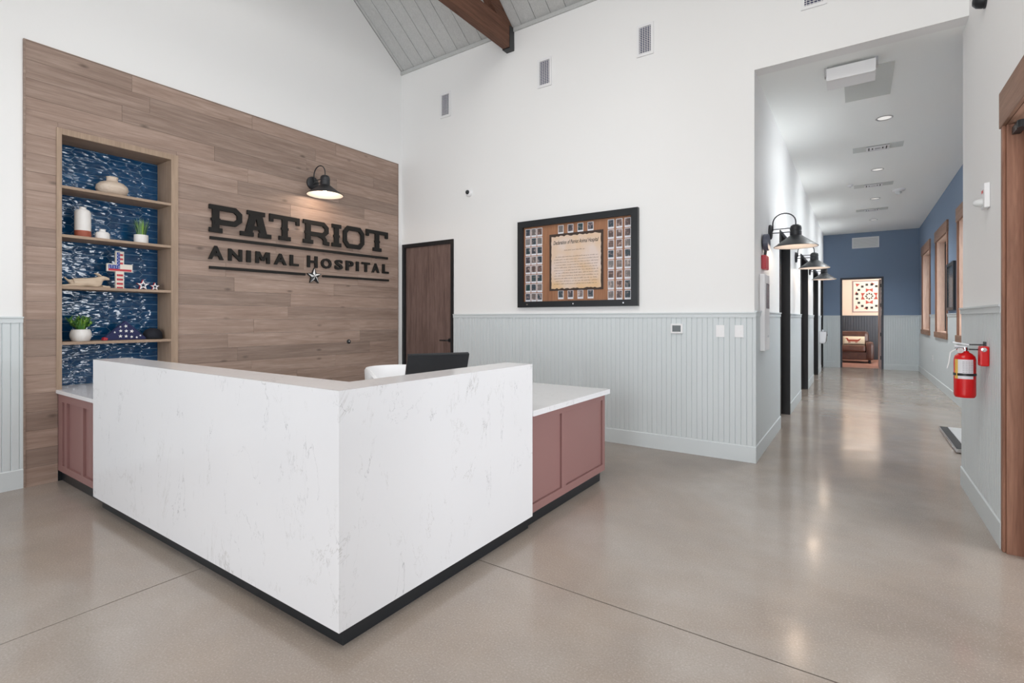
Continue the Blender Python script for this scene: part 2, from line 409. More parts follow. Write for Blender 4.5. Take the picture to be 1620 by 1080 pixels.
# ceilings: sloped boards over backing; hall ceiling flat
th = .1
cb = MB().prism([(.15, EAVE-SL*.15+.02), (RIDGE_Y, roof(RIDGE_Y+1e-6)+.02), (-10.17, EAVE-SL*.17+.02), (-10.17, EAVE+th), (RIDGE_Y, roof(RIDGE_Y+1e-6)+.02+th), (.15, EAVE+th)],
                lambda y, z: (-.15, y, z), lambda y, z: (RX+.17, y, z))
ceiling = struct(cb.build('ceiling', mat('grey_ceiling_backing', (.15, .155, .155), .8)))
bw = .2067; x = -.02+.05-.2067+.0
xs = [-.018, .03]
while xs[-1]+bw < RX: xs.append(xs[-1]+bw)
xs.append(RX-.002)
bmesh_board = None
for i in range(len(xs)-1):
    a, b = xs[i]+.003, xs[i+1]-.003
    for sgn in (0, 1):
        y0, y1 = (-.002, RIDGE_Y) if sgn == 0 else (RIDGE_Y, -9.998)
        key = (round(b-a, 4), sgn)
        if key != (round(bw-.006, 4), sgn) or bmesh_board is None or (sgn not in bmesh_board):
            q = MB(); za, zb = roof(min(y0, -.002)) if sgn == 0 else roof(RIDGE_Y+1e-6), roof(RIDGE_Y+1e-6) if sgn == 0 else roof(y1)
            q.add([(a, y0, za+.004), (b, y0, za+.004), (b, y1, zb+.004), (a, y1, zb+.004), (a, y0, za+.016), (b, y0, za+.016), (b, y1, zb+.016), (a, y1, zb+.016)],
                  [(0, 3, 2, 1), (4, 5, 6, 7), (0, 1, 5, 4), (1, 2, 6, 5), (2, 3, 7, 6), (3, 0, 4, 7)])
            o = q.build('board', M['board'], ceiling, org=(a, 0, 0))
            if abs((b-a)-(bw-.006)) < 1e-3:
                bmesh_board = bmesh_board or {}; bmesh_board[sgn] = o.data
        else: inst('board', bmesh_board[sgn], ceiling, (a, 0, 0))
struct(MB().box(-.018, RX, -.022, 0, 4.93, 4.975).build('trim_1', M['board']))
struct(MB().box(HX-.15, HR+.2, .15, HY+.15, HZ, HZ+.12).build('ceiling_hall', M['hall_ceiling']))

# beadboard wainscot panels with real grooves, chair rails, baseboards
def bead(f, u0, u1, z0, z1, parent, m_, pitch=.0508):
    """f(u, out, z) -> 3d.  v-groove every pitch"""
    prof = []; u = u0; prof.append((u0, .010))
    k = 1
    while u0+k*pitch < u1-.01:
        c = u0+k*pitch; prof += [(c-.0045, .010), (c, .0035), (c+.0045, .010)]; k += 1
    prof.append((u1, .010))
    mb = MB(); n = len(prof)
    mb.add([f(u, d, z0) for u, d in prof]+[f(u, d, z1) for u, d in prof], [(i, i+1, n+i+1, n+i) for i in range(n-1)])
    mb.add([f(u, d, z1) for u, d in prof]+[f(u1, 0, z1), f(u0, 0, z1)], [tuple(range(n+2))])
    o = mb.build('beadboard', m_, parent); o['kind'] = 'stuff'; return o
TRIMN = [1]
def rail(f, u0, u1, z1, name='baseboard', side=''):
    TRIMN[0] += 1
    mb = MB()
    pr = [(0, z1-.05), (.018, z1-.05), (.018, z1-.014), (.026, z1-.012), (.026, z1), (0, z1)]
    mb.prism(pr, lambda d, z: f(u0, d, z), lambda d, z: f(u1, d, z))
    struct(mb.build('trim_%d' % TRIMN[0], M['grey_paint']))
def base(f, u0, u1, side, z1=.155):
    pr = [(0, 0), (.017, 0), (.017, z1-.008), (.011, z1), (0, z1)]
    struct(MB().prism(pr, lambda d, z: f(u0, d, z), lambda d, z: f(u1, d, z)).build('baseboard_'+side, M['grey_paint']))
fb = lambda u, d, z: (u, -d, z)                 # picture wall
fleft = lambda u, d, z: (-.02+d, u, z)          # left wall
fhl = lambda u, d, z: (HX+d, u, z)              # hall left
fr_ = lambda u, d, z: (RX-d, u, z)              # near right
fe = lambda u, d, z: (u, HY-d, z)               # hall end
fw = lambda u, d, z: (HR-d, u, z)               # blue window wall
G = M['grey_paint']
def wains(f, u0, u1, zr, parent, side, m_=G):
    bead(f, u0, u1, .15, zr-.045, parent, m_); rail(f, u0, u1, zr); base(f, u0, u1, side)
wains(fb, DX1+.002, HX+.015, 1.42, wall_back, 'back')
wains(fleft, -10, -4.085, 1.375, wall_left, 'left')
ys = [-.01]+[q for ab in OPEN for q in ab]+[HY]
for i in range(0, len(ys), 2): wains(fhl, ys[i], ys[i+1], 1.432, wall_hall, 'hall_left')
wains(fr_, -1.13, .28, 1.445, wall_right, 'right')
wains(fr_, -10, EY0-.13, 1.445, wall_right, 'right')
for a, b in ((HX, EX0), (EX1, HR)): wains(fe, a, b, 1.445, wall_end, 'hall_end')
# window wall: wainscot broken by the window casings
bead(fw, .28, HY, .15, .985, wall_win, G); base(fw, .28, HY, 'hall_right')
yy = [.28]+[q for ab in sorted(WINS) for q in ab]+[HY]
for i in range(0, len(yy), 2):
    bead(fw, yy[i], yy[i+1], .985, 1.40, wall_win, G); rail(fw, yy[i], yy[i+1], 1.445)

# windows
def window(n, f, a, b, z0, z1, thick, trim=True, mull=0):
    """f(u, out, z): out>0 into the room. casing outer a..b"""
    if trim:
        fr = MB().prism([(a, z0), (a+.10, z0), (a+.10, z1-.2), (a, z1-.2)], lambda u, z: f(u, 0, z), lambda u, z: f(u, .02, z))
        fr.prism([(b-.10, z0), (b, z0), (b, z1-.2), (b-.10, z1-.2)], lambda u, z: f(u, 0, z), lambda u, z: f(u, .02, z))
        w = struct(fr.build('window_%d' % n, M['cedar']))
        MB().prism([(a-.03, z1-.21), (b+.03, z1-.21), (b+.03, z1), (a-.03, z1)], lambda u, z: f(u, 0, z), lambda u, z: f(u, .028, z)).build('head_casing', M['cedar_y'], w)
        MB().prism([(a-.03, z0-.01), (b+.03, z0-.01), (b+.03, z0+.095), (a-.03, z0+.095)], lambda u, z: f(u, 0, z), lambda u, z: f(u, .035, z)).build('sill_casing', M['cedar_y'], w)
        ia, ib, i0, i1 = a+.10, b-.10, z0+.09, z1-.2
    else:
        w = None; ia, ib, i0, i1 = a, b, z0, z1
    li = MB(); t = .02
    for q in ((ia, ia+t, i0, i1), (ib-t, ib, i0, i1), (ia+t, ib-t, i0, i0+t), (ia+t, ib-t, i1-t, i1)):
        li.prism([(q[0], q[2]), (q[1], q[2]), (q[1], q[3]), (q[0], q[3])], lambda u, z: f(u, 0.0, z), lambda u, z: f(u, -thick, z))
    if w is None: w = struct(li.build('window_%d' % n, M['pale_cedar']))
    else: li.build('jamb_liner', M['pale_cedar'], w)
    sa = MB(); s = .045
    rects = [(ia+t, ia+t+s, i0+t, i1-t), (ib-t-s, ib-t, i0+t, i1-t), (ia+t+s, ib-t-s, i0+t, i0+t+s), (ia+t+s, ib-t-s, i1-t-s, i1-t)]
    for k in range(mull):
        c = ia+(ib-ia)*(k+1)/(mull+1); rects.append((c-s/2, c+s/2, i0+t+s, i1-t-s))
    for q in rects:
        sa.prism([(q[0], q[2]), (q[1], q[2]), (q[1], q[3]), (q[0], q[3])], lambda u, z: f(u, -thick+.03, z), lambda u, z: f(u, -thick+.08, z))
    sa.build('sash', M['black_metal'], w)
    MB().prism([(ia+t+s, i0+t+s), (ib-t-s, i0+t+s), (ib-t-s, i1-t-s), (ia+t+s, i1-t-s)], lambda u, z: f(u, -thick+.05, z), lambda u, z: f(u, -thick+.056, z)).build('pane', M['glass'], w)
    return w
for i, (a, b) in enumerate(WINS): window((1, 2, 3, 10)[i], fw, a, b, 1.0, 3.10, .2, mull=1)
ff = lambda u, d, z: (u, -10+d, z)
for i, (a, b) in enumerate(BW): window(i+4, ff, a, b, .6, 3.2, .17, trim=False, mull=1)
for i, (a, b) in enumerate(SW): window(i+7, fr_, a, b, .8, 3.1, .17, trim=False, mull=1)
window(9, fr_, TY0, TY1, TZ0, TZ1, .17, trim=False, mull=1)
struct(MB().box(-30, 40, -40, 45, -.45, -.25).build('ground', M['ground']))

# door in the picture wall
dr = struct(MB().prism([(DX0, 0), (DX0+.05, 0), (DX0+.05, DZ-.05), (DX1-.05, DZ-.05), (DX1-.05, 0), (DX1, 0), (DX1, DZ), (DX0, DZ)], lambda u, z: (u, -.012, z), lambda u, z: (u, .14, z)).build('door_1', M['black_metal']))
MB().box(DX0+.053, DX1-.053, .02, .064, .008, DZ-.053).build('door_leaf', M['door_wood'], dr)
hd = MB().cyl((.905, .018, 1.06), .027, -.010, .0, 'y', 20).tube([(.905, .012, 1.06), (.905, -.035, 1.06), (.895, -.042, 1.06), (.775, -.042, 1.06)], .010, 8)
hd.build('door_handle', M['black_metal'], dr)
# doors along the hall: black steel frames, leaves set back
for i, (a, b) in enumerate(OPEN):
    fz = OH
    mb = MB()
    for u0, u1, z0, z1 in ((a, a+.045, 0, fz), (b-.045, b, 0, fz), (a+.045, b-.045, fz-.05, fz)):
        mb.box(HX-.19, HX+.014, u0, u1, z0, z1)
    d = struct(mb.build('door_%d' % (i+2), M['black_metal']))
    mb = MB().box(HX-.185, HX-.15, b-.075, b-.045, 0, fz-.05).box(HX-.185, HX-.15, a+.045, a+.06, 0, fz-.05)
    mb.build('door_stop', M['dark_metal'], d)
    MB().box(HX-.235, HX-.19, a+.03, b-.03, .01, fz-.03).build('door_leaf', M['door_wood'], d)
# end doorway frame + open leaf
mb = MB()
for q in ((EX0, EX0+.045, 0, EZ), (EX1-.045, EX1, 0, EZ), (EX0+.045, EX1-.045, EZ-.045, EZ)): mb.box(q[0], q[1], HY-.014, HY+.165, q[2], q[3])
de = struct(mb.build('door_6', mat('charcoal_steel_frame', (.035, .04, .055), .4)))
MB().box(EX1-.09, EX1-.048, HY+.17, HY+1.02, .01, EZ-.06).build('door_leaf', mat('pale_door_edge', (.42, .33, .32), .5), de)
for z in (.30, .93, 1.72, 2.25): MB().box(EX1-.068, EX1-.044, HY+.135, HY+.17, z-.05, z+.05).build('hinge', M['black_metal'], de)

# far room beyond the end doorway
fz0, fy1 = 1.46, 15.3
struct(MB().box(3.6, 8.0, HY+.15+.02, fy1+.15, -.2, 0.001).build('floor_far_room', M['carpet']))
wfr = struct(MB().box(3.6, 8.0, fy1, fy1+.15, 0, 3.1).build('wall_far_room', M['cream_wall']))
struct(MB().box(3.5, 3.6, HY+.15, fy1+.15, 0, 3.1).build('wall_far_room_left', M['cream_wall']))
struct(MB().box(8.0, 8.1, HY+.15, fy1+.15, 0, 3.1).build('wall_far_room_right', M['cream_wall']))
struct(MB().box(3.5, 8.1, HY+.15, fy1+.15, 3.1, 3.2).build('ceiling_far_room', M['hall_ceiling']))
ffr = lambda u, d, z: (u, fy1-d, z)
bead(ffr, 3.6, 8.0, .0, fz0-.03, wfr, M['dark_panel'], .075)
struct(MB().box(3.6, 8.0, fy1-.025, fy1, fz0-.035, fz0).build('trim_90', M['dark_panel']))

# entrance opening at right: timber liner, casing and head, vestibule with glazed doors
JX0, JX1 = RX-.028, RX+.20
en = struct(MB().box(RX-.015, RX+.0, EY1-.005, EY1+.038, 0, EH).box(RX-.015, RX, EY0-.065, EY0+.005, 0, EH).build('door_7', M['cedar'], bevel=.004))
MB().box(RX-.020, RX, EY0-.06, EY1+.058, EH-.02, EH+.19).build('head_casing', M['cedar_y'], en, bevel=.004)
MB().box(RX-.0, JX1, EY1-.022, EY1, 0, EH).box(RX, JX1, EY0, EY0+.022, 0, EH).build('jamb_liner', M['cedar'], en)
MB().box(RX-.0, JX1, EY0+.022, EY1-.022, EH-.022, EH).build('head_liner', M['cedar_y'], en)
MB().box(RX+.07, RX+.10, EY1-.075, EY1-.022, 0, EH-.03).build('door_stop', M['cedar'], en)
MB().box(RX+.02, RX+.055, EY1-.14, EY1-.03, EH-.085, EH-.045).cyl((RX+.035, EY1-.16, EH-.065), .018, -.02, .02, 'z', 12).build('door_closer', M['black_metal'], en)
vx = 8.0
struct(MB().box(RX+.2, vx+.1, EY1, EY1+.1, 0, 2.9).build('wall_vestibule_north', M['white_wall']))
struct(MB().box(RX+.2, vx+.1, EY0-.1, EY0, 0, 2.9).build('wall_vestibule_south', M['white_wall']))
struct(MB().box(RX+.17, vx+.1, EY0-.1, EY1+.1, 2.9, 3.0).build('ceiling_vestibule', M['hall_ceiling']))
fv = lambda u, d, z: (vx-d, u, z)
gd = MB()
for q in ((EY0, EY0+.07, 0, 2.9), (EY1-.07, EY1, 0, 2.9), (EY0+.07, EY1-.07, 2.78, 2.9), (EY0+.07, EY1-.07, 0, .12), (-2.29, -2.18, .12, 2.78), (EY0+.07, EY1-.07, 2.1, 2.17)):
    gd.box(vx, vx+.06, q[0], q[1], q[2], q[3])
gdo = struct(gd.build('door_8', M['black_metal']))
MB().box(vx+.02, vx+.03, EY0+.07, EY1-.07, .12, 2.78).build('pane', M['glass'], gdo)
tag(MB().box(RX+.12, vx-.15, EY0+.15, EY1-.06, 0.0, .012).build('entrance_mat', M['mat_rubber'], bevel=.003), 'black rubber entrance mat just inside the timber-framed doorway at right', 'mat')

# ---------------------------------------------------------------- oak plank cladding on the left wall
PY0, PY1, PZ = -4.075, -.095, 3.60
ROWS = 24; rh = PZ/ROWS
random.seed(21)
for r in range(ROWS):
    z0, z1 = r*rh+.0008, (r+1)*rh-.0008
    def seg(a, b, zz0, zz1):
        MB().box(-.02, 0.0+random.uniform(-.0012, .0008), a+.0008, b-.0008, zz0, zz1).build('plank', M['plank'], wall_left, org=(0, (a+b)/2, zz0))
    spans = []
    if z1 < NZ1-.01: spans = [(PY0, NY0), (NY1, PY1)]
    elif z0 < NZ1:
        spans = [(PY0, NY0), (NY1, PY1)]; seg(NY0, NY1, NZ1+.001, z1)
    else: spans = [(PY0, PY1)]
    for a, b in spans:
        if b-a < .5: seg(a, b, z0, z1); continue
        y = a+random.uniform(.35, 1.5); last = a
        while y < b-.35:
            seg(last, y, z0, z1); last = y; y += random.uniform(.9, 1.9)
        seg(last, b, z0, z1)
MB().box(-.02, .004, PY0-.012, PY0, 0, PZ+.008).box(-.02, .004, PY1, PY1+.012, 0, PZ+.008).box(-.02, .004, PY0, PY1, PZ, PZ+.008).build('edge_trim', M['plank'], wall_left)

# ---------------------------------------------------------------- built-in shelf unit with picket tiles
bs = thing('built_in_shelf', (-.16, (NY0+NY1)/2, .76), 'light oak shelf unit recessed in the plank wall, backed with blue picket tiles', 'shelf')
IY0, IY1, ID = -3.852, -3.034, -.30
fr = MB()
fr.box(0.0, .012, NY0-.012, IY0, .765, NZ1+.012).box(0., .012, IY1, NY1+.012, .765, NZ1+.012).box(0, .012, IY0, IY1, 2.905, NZ1+.012)
fr.build('face_frame', M['niche_oak_v'], bs, bevel=.0015)
MB().box(ID-.02, 0, NY0, IY0, .765, NZ1).build('side_panel', M['niche_oak_v'], bs)
MB().box(ID-.02, 0, IY1, NY1, .765, NZ1).build('side_panel', M['niche_oak_v'], bs)
MB().box(ID-.02, 0, IY0, IY1, 2.905, NZ1).build('top_panel', M['niche_oak'], bs)
MB().box(ID-.02, ID-.006, IY0, IY1, .765, 2.905).build('back_panel', M['grout'], bs)
SH = [2.481, 2.070, 1.634, 1.161]
for z in SH: MB().box(ID, .006, IY0, IY1, z-.024, z).build('shelf', M['niche_oak'], bs, bevel=.0012)
# tiles: honeycomb columns of long hexagons
tp, tl, pt = .0735, .2595, .030       # row pitch, column pitch, point length
ga = .0021
col0 = -3.178-3*tl
def clip(poly, ax, lim, keep_less):
    out = []
    for i in range(len(poly)):
        p, q = poly[i], poly[(i+1) % len(poly)]
        ip = (p[ax] <= lim) if keep_less else (p[ax] >= lim); iq = (q[ax] <= lim) if keep_less else (q[ax] >= lim)
        if ip: out.append(p)
        if ip != iq:
            t = (lim-p[ax])/(q[ax]-p[ax]); out.append((p[0]+t*(q[0]-p[0]), p[1]+t*(q[1]-p[1])))
    return out
random.seed(5)
for c in range(5):
    yc = col0+(c+.5)*tl
    for r in range(-1, 31):
        zc = .765+(r+(.5 if c % 2 else 0))*tp
        a = tl/2-pt/2-ga; b = tl/2+pt/2-ga; h = tp/2-ga
        poly = [(yc-a, zc-h), (yc+a, zc-h), (yc+b, zc), (yc+a, zc+h), (yc-a, zc+h), (yc-b, zc)]
        for ax, lim, less in ((0, IY0+.001, False), (0, IY1-.001, True), (1, .766, False), (1, 2.904, True)):
            if len(poly) > 2: poly = clip(poly, ax, lim, less)
        if len(poly) < 3: continue
        ar = abs(sum(poly[i][0]*poly[(i+1) % len(poly)][1]-poly[(i+1) % len(poly)][0]*poly[i][1] for i in range(len(poly))))/2
        if ar < 2e-4: continue
        t = random.uniform(-.0008, .0008)
        MB().prism(poly, lambda y, z: (ID-.006, y, z), lambda y, z: (ID+t, y, z)).build('tile', M['tile'], bs, bevel=.0008)

# ---------------------------------------------------------------- counters
CX, CY = 3.79, -3.925
TOP = 1.067
rc = thing('reception_counter', (CX-.1, CY+.1, 0), 'L-shaped white veined quartz reception counter on a black plinth', 'reception desk')
# slabs: outer faces, mitred; ledge; inner faces
TH = .035; LD = .212
lx, ry = 1.0, -2.452
BF = [(0, 3, 2, 1), (4, 5, 6, 7), (0, 1, 5, 4), (1, 2, 6, 5), (2, 3, 7, 6), (3, 0, 4, 7)]
MB().add([(lx, CY, .085), (CX, CY, .085), (CX-TH, CY+TH, .085), (lx, CY+TH, .085), (lx, CY, TOP-.0005), (CX, CY, TOP-.0005), (CX-TH, CY+TH, TOP-TH), (lx, CY+TH, TOP-TH)], BF).build('front_panel', M['quartz'], rc)
MB().add([(CX-TH, CY+TH, .085), (CX, CY, .085), (CX, ry, .085), (CX-TH, ry, .085), (CX-TH, CY+TH, TOP-TH), (CX, CY, TOP-.0005), (CX, ry, TOP-.0005), (CX-TH, ry, TOP-TH)], BF).build('side_panel', M['quartz'], rc)
e_ = .0008
lt = [(lx, CY+e_), (CX-e_, CY+e_), (CX-e_, ry), (CX-LD, ry), (CX-LD, CY+LD), (lx, CY+LD)]; lb2 = [(lx, CY+TH), (CX-TH, CY+TH), (CX-TH, ry), (CX-LD, ry), (CX-LD, CY+LD), (lx, CY+LD)]
MB().add([(x, y, TOP-TH+.0005) for x, y in lb2]+[(x, y, TOP) for x, y in lt], [(5, 4, 3, 2, 1, 0), (6, 7, 8, 9, 10, 11)]+[(i, (i+1) % 6, 6+(i+1) % 6, 6+i) for i in range(6)]).build('ledge', M['quartz'], rc)
MB().box(lx, CX-LD, CY+LD-TH, CY+LD, .085, TOP-TH).box(CX-LD, CX-LD+TH, CY+LD-TH, ry, .085, TOP-TH).box(lx, lx+TH, CY+TH, CY+LD-TH, .085, TOP-TH).box(CX-LD+TH, CX-TH, ry-TH, ry, .085, TOP-TH).build('inner_panel', M['quartz'], rc)
pl = MB().box(lx+.03, CX-.034, CY+.045, CY+LD-.02, 0, .085).box(CX-LD+.02, CX-.034, CY+LD-.02, ry, 0, .085)
pl.build('plinth', M['black_plastic'], rc)

def shaker(mb, f, u0, u1, z0, z1, stiles, w=.055, toph=.05, both=.055):
    """raised frame on a face: f(u,out,z)"""
    def r(a, b, c, d): mb.prism([(a, c), (b, c), (b, d), (a, d)], lambda u, z: f(u, 0, z), lambda u, z: f(u, .018, z))
    r(u0, u1, z1-toph, z1); r(u0, u1, z0, z0+both)
    for s in stiles: r(s[0], s[1], z0+both, z1-toph)
# side return cabinet
sr = thing('return_cabinet', (3.35, -1.9, 0), 'mauve panelled cabinet with white top, extending from the counter towards the back wall', 'cabinet')
sy0, sy1 = ry+.002, -1.262
MB().box(2.95, 3.745, sy0, sy1, .085, .728).build('body', M['mauve'], sr)
mb = MB(); fs = lambda u, d, z: (3.745+d, u, z)
shaker(mb, fs, sy0, sy1, .085, .728, [(sy0, sy0+.012), (-2.01, -1.945), (sy1-.045, sy1)])
mb.build('face_frame', M['mauve'], sr, bevel=.001)
for a, b in ((sy0+.012, -2.01), (-1.945, sy1-.045)):
    MB().box(3.745, 3.749, a+.004, b-.004, .145, .674).build('panel', M['mauve'], sr)
MB().box(3.00, 3.735, sy0, sy1-.04, 0, .085).build('plinth', M['black_plastic'], sr)
MB().box(2.93, 3.80, sy0, sy1+.025, .728, .766).build('countertop', M['quartz'], sr, bevel=.002)
# staff desk inside the L
sd = thing('staff_desk', (2.3, -3.35, 0), 'white staff worktop behind the raised counter ledge', 'desk')
MB().prism([(lx+.02, CY+LD+.001), (CX-LD-.001, CY+LD+.001), (CX-LD-.001, ry), (2.93, ry), (2.93, -3.1), (lx+.02, -3.1)], lambda x, y: (x, y, .725), lambda x, y: (x, y, .75)).build('worktop', M['quartz'], sd)
MB().box(1.1, 1.6, CY+LD+.003, -3.13, .0, .725).box(3.05, CX-LD-.003, -2.95, ry-.003, .0, .725).build('pedestal', M['mauve'], sd)
# base cabinet running from the shelf niche to the counter
bc = thing('base_cabinet', (.5, -3.45, 0), 'mauve base cabinet with white top below the tiled shelf niche', 'cabinet')
MB().box(-.018, .998, -3.855, -3.0, .09, .735).build('body', M['mauve'], bc)
mb = MB(); fc = lambda u, d, z: (u, -3.855-d, z)
shaker(mb, fc, -.018, .998, .09, .735, [(-.018, .10), (.155, .215), (.55, .60), (.95, .998)], toph=.065)
mb.build('face_frame', M['mauve'], bc, bevel=.001)
MB().box(-.018, .998, -3.846, -3.05, 0, .09).box(-.0198, -.005, -3.874, -3.846, 0, .09).build('plinth', M['black_plastic'], bc)
MB().box(-.0118, .998, -3.888, -2.97, .735, .765).build('countertop', M['quartz'], bc, bevel=.002)
struct(MB().box(ID-.02, -.0125, IY0-.02, IY1+.02, .735, .765).build('trim_91', M['quartz']))

# monitor (back towards the visitor)
p1, p2 = Vector((3.05, -2.83, 0)), Vector((3.27, -2.455, 0))
ctr = (p1+p2)/2; du = (p2-p1).normalized(); nn = Vector((du.y, -du.x, 0))   # faces the visitor
tilt = radians(24); up = Vector((0, 0, 1))*cos(tilt)+nn*sin(tilt); out = nn*cos(tilt)-Vector((0, 0, 1))*sin(tilt)
hw = (p2-p1).length/2; topc = ctr+Vector((0, 0, 1.112))
def fm(u, v, w): return tuple(topc+du*u+up*(v)+out*w)
mo = thing('computer_monitor', (ctr.x-.10*nn.x, ctr.y-.10*nn.y, .75), 'black computer monitor tilted back, top showing over the counter ledge', 'monitor')
MB().prism([(-hw, -.27), (hw, -.27), (hw, 0), (-hw, 0)], lambda u, v: fm(u, v, -.028), lambda u, v: fm(u, v, 0)).build('housing', M['black_plastic'], mo, bevel=.003)
MB().prism([(-hw+.008, -.26), (hw-.008, -.26), (hw-.008, -.008), (-hw+.008, -.008)], lambda u, v: fm(u, v, -.029), lambda u, v: fm(u, v, -.027)).build('screen', M['navy_screen'], mo)
bx, by = ctr.x-.10*nn.x, ctr.y-.10*nn.y
MB().tube([(bx, by, .755), (bx, by, .88), fm(0, -.15, -.02)], .014, 8).build('stand', M['black_plastic'], mo)
MB().lathe([(.0, 0), (.085, 0), (.085, .006), (.03, .012), (0, .012)], (bx, by, .75), 'z', 24).build('foot', M['black_plastic'], mo)

# white tub chair behind the counter
tc = thing('tub_chair', (1.99, -2.0, 0), 'white chair with a curved back behind the counter, left of the monitor', 'chair')
def shell(r0, r1, z0, z1, a0, a1, c, n=28, flare=.02):
    mb = MB(); vs = []; k = 6; lay = [(r1, z0), (r1+flare, z1-.02), (r1+flare-.012, z1), (r0+flare+.012, z1), (r0+flare, z1-.02), (r0, z0)]
    for i in range(n+1):
        a = a0+(a1-a0)*i/n; t = abs(2*i/n-1); drop = .0 if t < .55 else (t-.55)**2*.9
        for r, z in lay:
            zz = z-(drop if z > z0+.01 else 0); vs.append((c[0]+r*cos(a), c[1]+r*sin(a), zz))
    fs = []
    for i in range(n):
        for q in range(k): fs.append((i*k+q, i*k+(q+1) % k, (i+1)*k+(q+1) % k, (i+1)*k+q))
    fs += [tuple(range(k)), tuple(n*k+q for q in range(k))[::-1]]
    return mb.add(vs, fs, True)
CC = (2.02, -2.0)
shell(.215, .25, .47, .915, radians(60), radians(300), CC).build('backrest', M['white_plastic'], tc)
MB().lathe([(0, .43), (.2, .43), (.232, .45), (.232, .48), (.2, .50), (0, .505)], (CC[0], CC[1], 0), 'z', 28).build('seat', M['white_plastic'], tc)
MB().cyl((CC[0], CC[1], 0), .025, .09, .43).build('post', M['steel'], tc)
for k in range(5):
    a = 2*pi*k/5; MB().tube([(CC[0]+.02*cos(a), CC[1]+.02*sin(a), .1), (CC[0]+.2*cos(a), CC[1]+.2*sin(a), .055)], .014, 8).cyl((CC[0]+.2*cos(a), CC[1]+.2*sin(a), 0), .024, 0, .05, 'z', 12).build('leg', M['steel'], tc)

# ---------------------------------------------------------------- lettering on the plank wall
sg = thing('wall_sign', (0.0, -1.49, 1.79), 'black raised PATRIOT ANIMAL HOSPITAL lettering with bars and star on the plank wall', 'sign')
D0, D1 = .012, .034
def fsg(u, v, w): return (D0+w, u, v)
def quadp(mb, pts, u0, z0, d0=D0, d1=D1):
    d1 += .00025*(len(mb.f)//6 % 9)
    mb.prism([(u0+p[0], z0+p[1]) for p in pts], lambda y, z: (d0, y, z), lambda y, z: (d1, y, z))
def rect(mb, a, b, c, d, u0, z0): quadp(mb, [(a, c), (b, c), (b, d), (a, d)], u0, z0)
def ribbon(mb, pts, t, u0, z0, closed=False):
    n = len(pts); P = [Vector((p[0], p[1])) for p in pts]; offs = []
    for i in range(n):
        a = P[(i-1) % n] if (closed or i > 0) else None; b = P[(i+1) % n] if (closed or i < n-1) else None
        d1 = (P[i]-a).normalized() if a is not None else None; d2 = (b-P[i]).normalized() if b is not None else None
        if d1 is None: d1 = d2
        if d2 is None: d2 = d1
        n1 = Vector((-d1.y, d1.x)); n2 = Vector((-d2.y, d2.x)); mm = (n1+n2).normalized(); offs.append(mm*(t/2)/max(mm.dot(n1), .4))
    for i in range(n if closed else n-1):
        j = (i+1) % n
        quadp(mb, [tuple(P[i]+offs[i]), tuple(P[i]-offs[i]), tuple(P[j]-offs[j]), tuple(P[j]+offs[j])], u0, z0)
H = .284
def letter(ch, u0, u1, z0):
    w = u1-u0; mb = MB(); s = .047; st = .068
    if ch in 'PR':
        rect(mb, .032, .032+st, 0, H, u0, z0); rect(mb, 0, .132, 0, s, u0, z0); rect(mb, 0, .06, H-s, H, u0, z0)
        rect(mb, .020, .11, H*.42, H*.52, u0, z0)
        lo = .105 if ch == 'P' else .118
        ribbon(mb, [(.05, H-.026), (w-.085, H-.026), (w-.036, H-.068), (w-.036, lo+.048), (w-.085, lo+.006), (.05, lo+.006)], .052 if ch == 'P' else .05, u0, z0)
        if ch == 'R':
            mb2 = [(w-.16, lo+.006), (w-.085, lo-.02), (w-.06, lo-.055), (w-.06, .03), (w, .024)]
            ribbon(mb, mb2, .048, u0, z0)
    elif ch == 'A':
        c = w/2
        quadp(mb, [(.045, .02), (.125, .02), (c+.02, H-.01), (c-.06, H-.01)], u0, z0)
        quadp(mb, [(w-.125, .02), (w-.045, .02), (c+.06, H-.01), (c-.02, H-.01)], u0, z0)
        rect(mb, 0, .145, 0, s, u0, z0); rect(mb, w-.145, w, 0, s, u0, z0); rect(mb, c-.10, c+.10, H-s, H, u0, z0)
        rect(mb, .09, w-.09, .078, .118, u0, z0)
    elif ch == 'T':
        rect(mb, 0, w, H-s, H, u0, z0); rect(mb, 0, .045, H-.088, H-s, u0, z0); rect(mb, w-.045, w, H-.088, H-s, u0, z0)
        rect(mb, w/2-st/2, w/2+st/2, 0, H-s, u0, z0); rect(mb, w/2-.072, w/2+.072, 0, s, u0, z0); rect(mb, w/2-st/2-.01, w/2+st/2+.01, H*.42, H*.52, u0, z0)
    elif ch == 'I':
        rect(mb, w/2-st/2, w/2+st/2, s, H-s, u0, z0); rect(mb, 0, w, 0, s, u0, z0); rect(mb, 0, w, H-s, H, u0, z0); rect(mb, w/2-st/2-.01, w/2+st/2+.01, H*.42, H*.52, u0, z0)
    elif ch == 'O':
        e = .032; k = .05
        ribbon(mb, [(e, e+k), (e, H-e-k), (e+k, H-.026), (w-e-k, H-.026), (w-e, H-e-k), (w-e, e+k), (w-e-k, .026), (e+k, .026)], .056, u0, z0, True)
    mb.build('letter', M['matte_black'], sg)
PB = [-2.694, -2.349, -2.377, -2.029, -2.049, -1.677, -1.627, -1.266, -1.225, -1.088, -1.06, -.717, -.687, -.305]
for i, ch in enumerate('PATRIOT'): letter(ch, PB[2*i], PB[2*i+1], 2.254+i*.006)
AB = [-2.701, -2.551, -2.5, -2.357, -2.307, -2.262, -2.206, -2.045, -1.994, -1.841, -1.798, -1.687, -1.571, -1.433, -1.381, -1.231, -1.183, -1.062, -1.012, -.894, -.849, -.81, -.757, -.622, -.586, -.458, -.4, -.289]
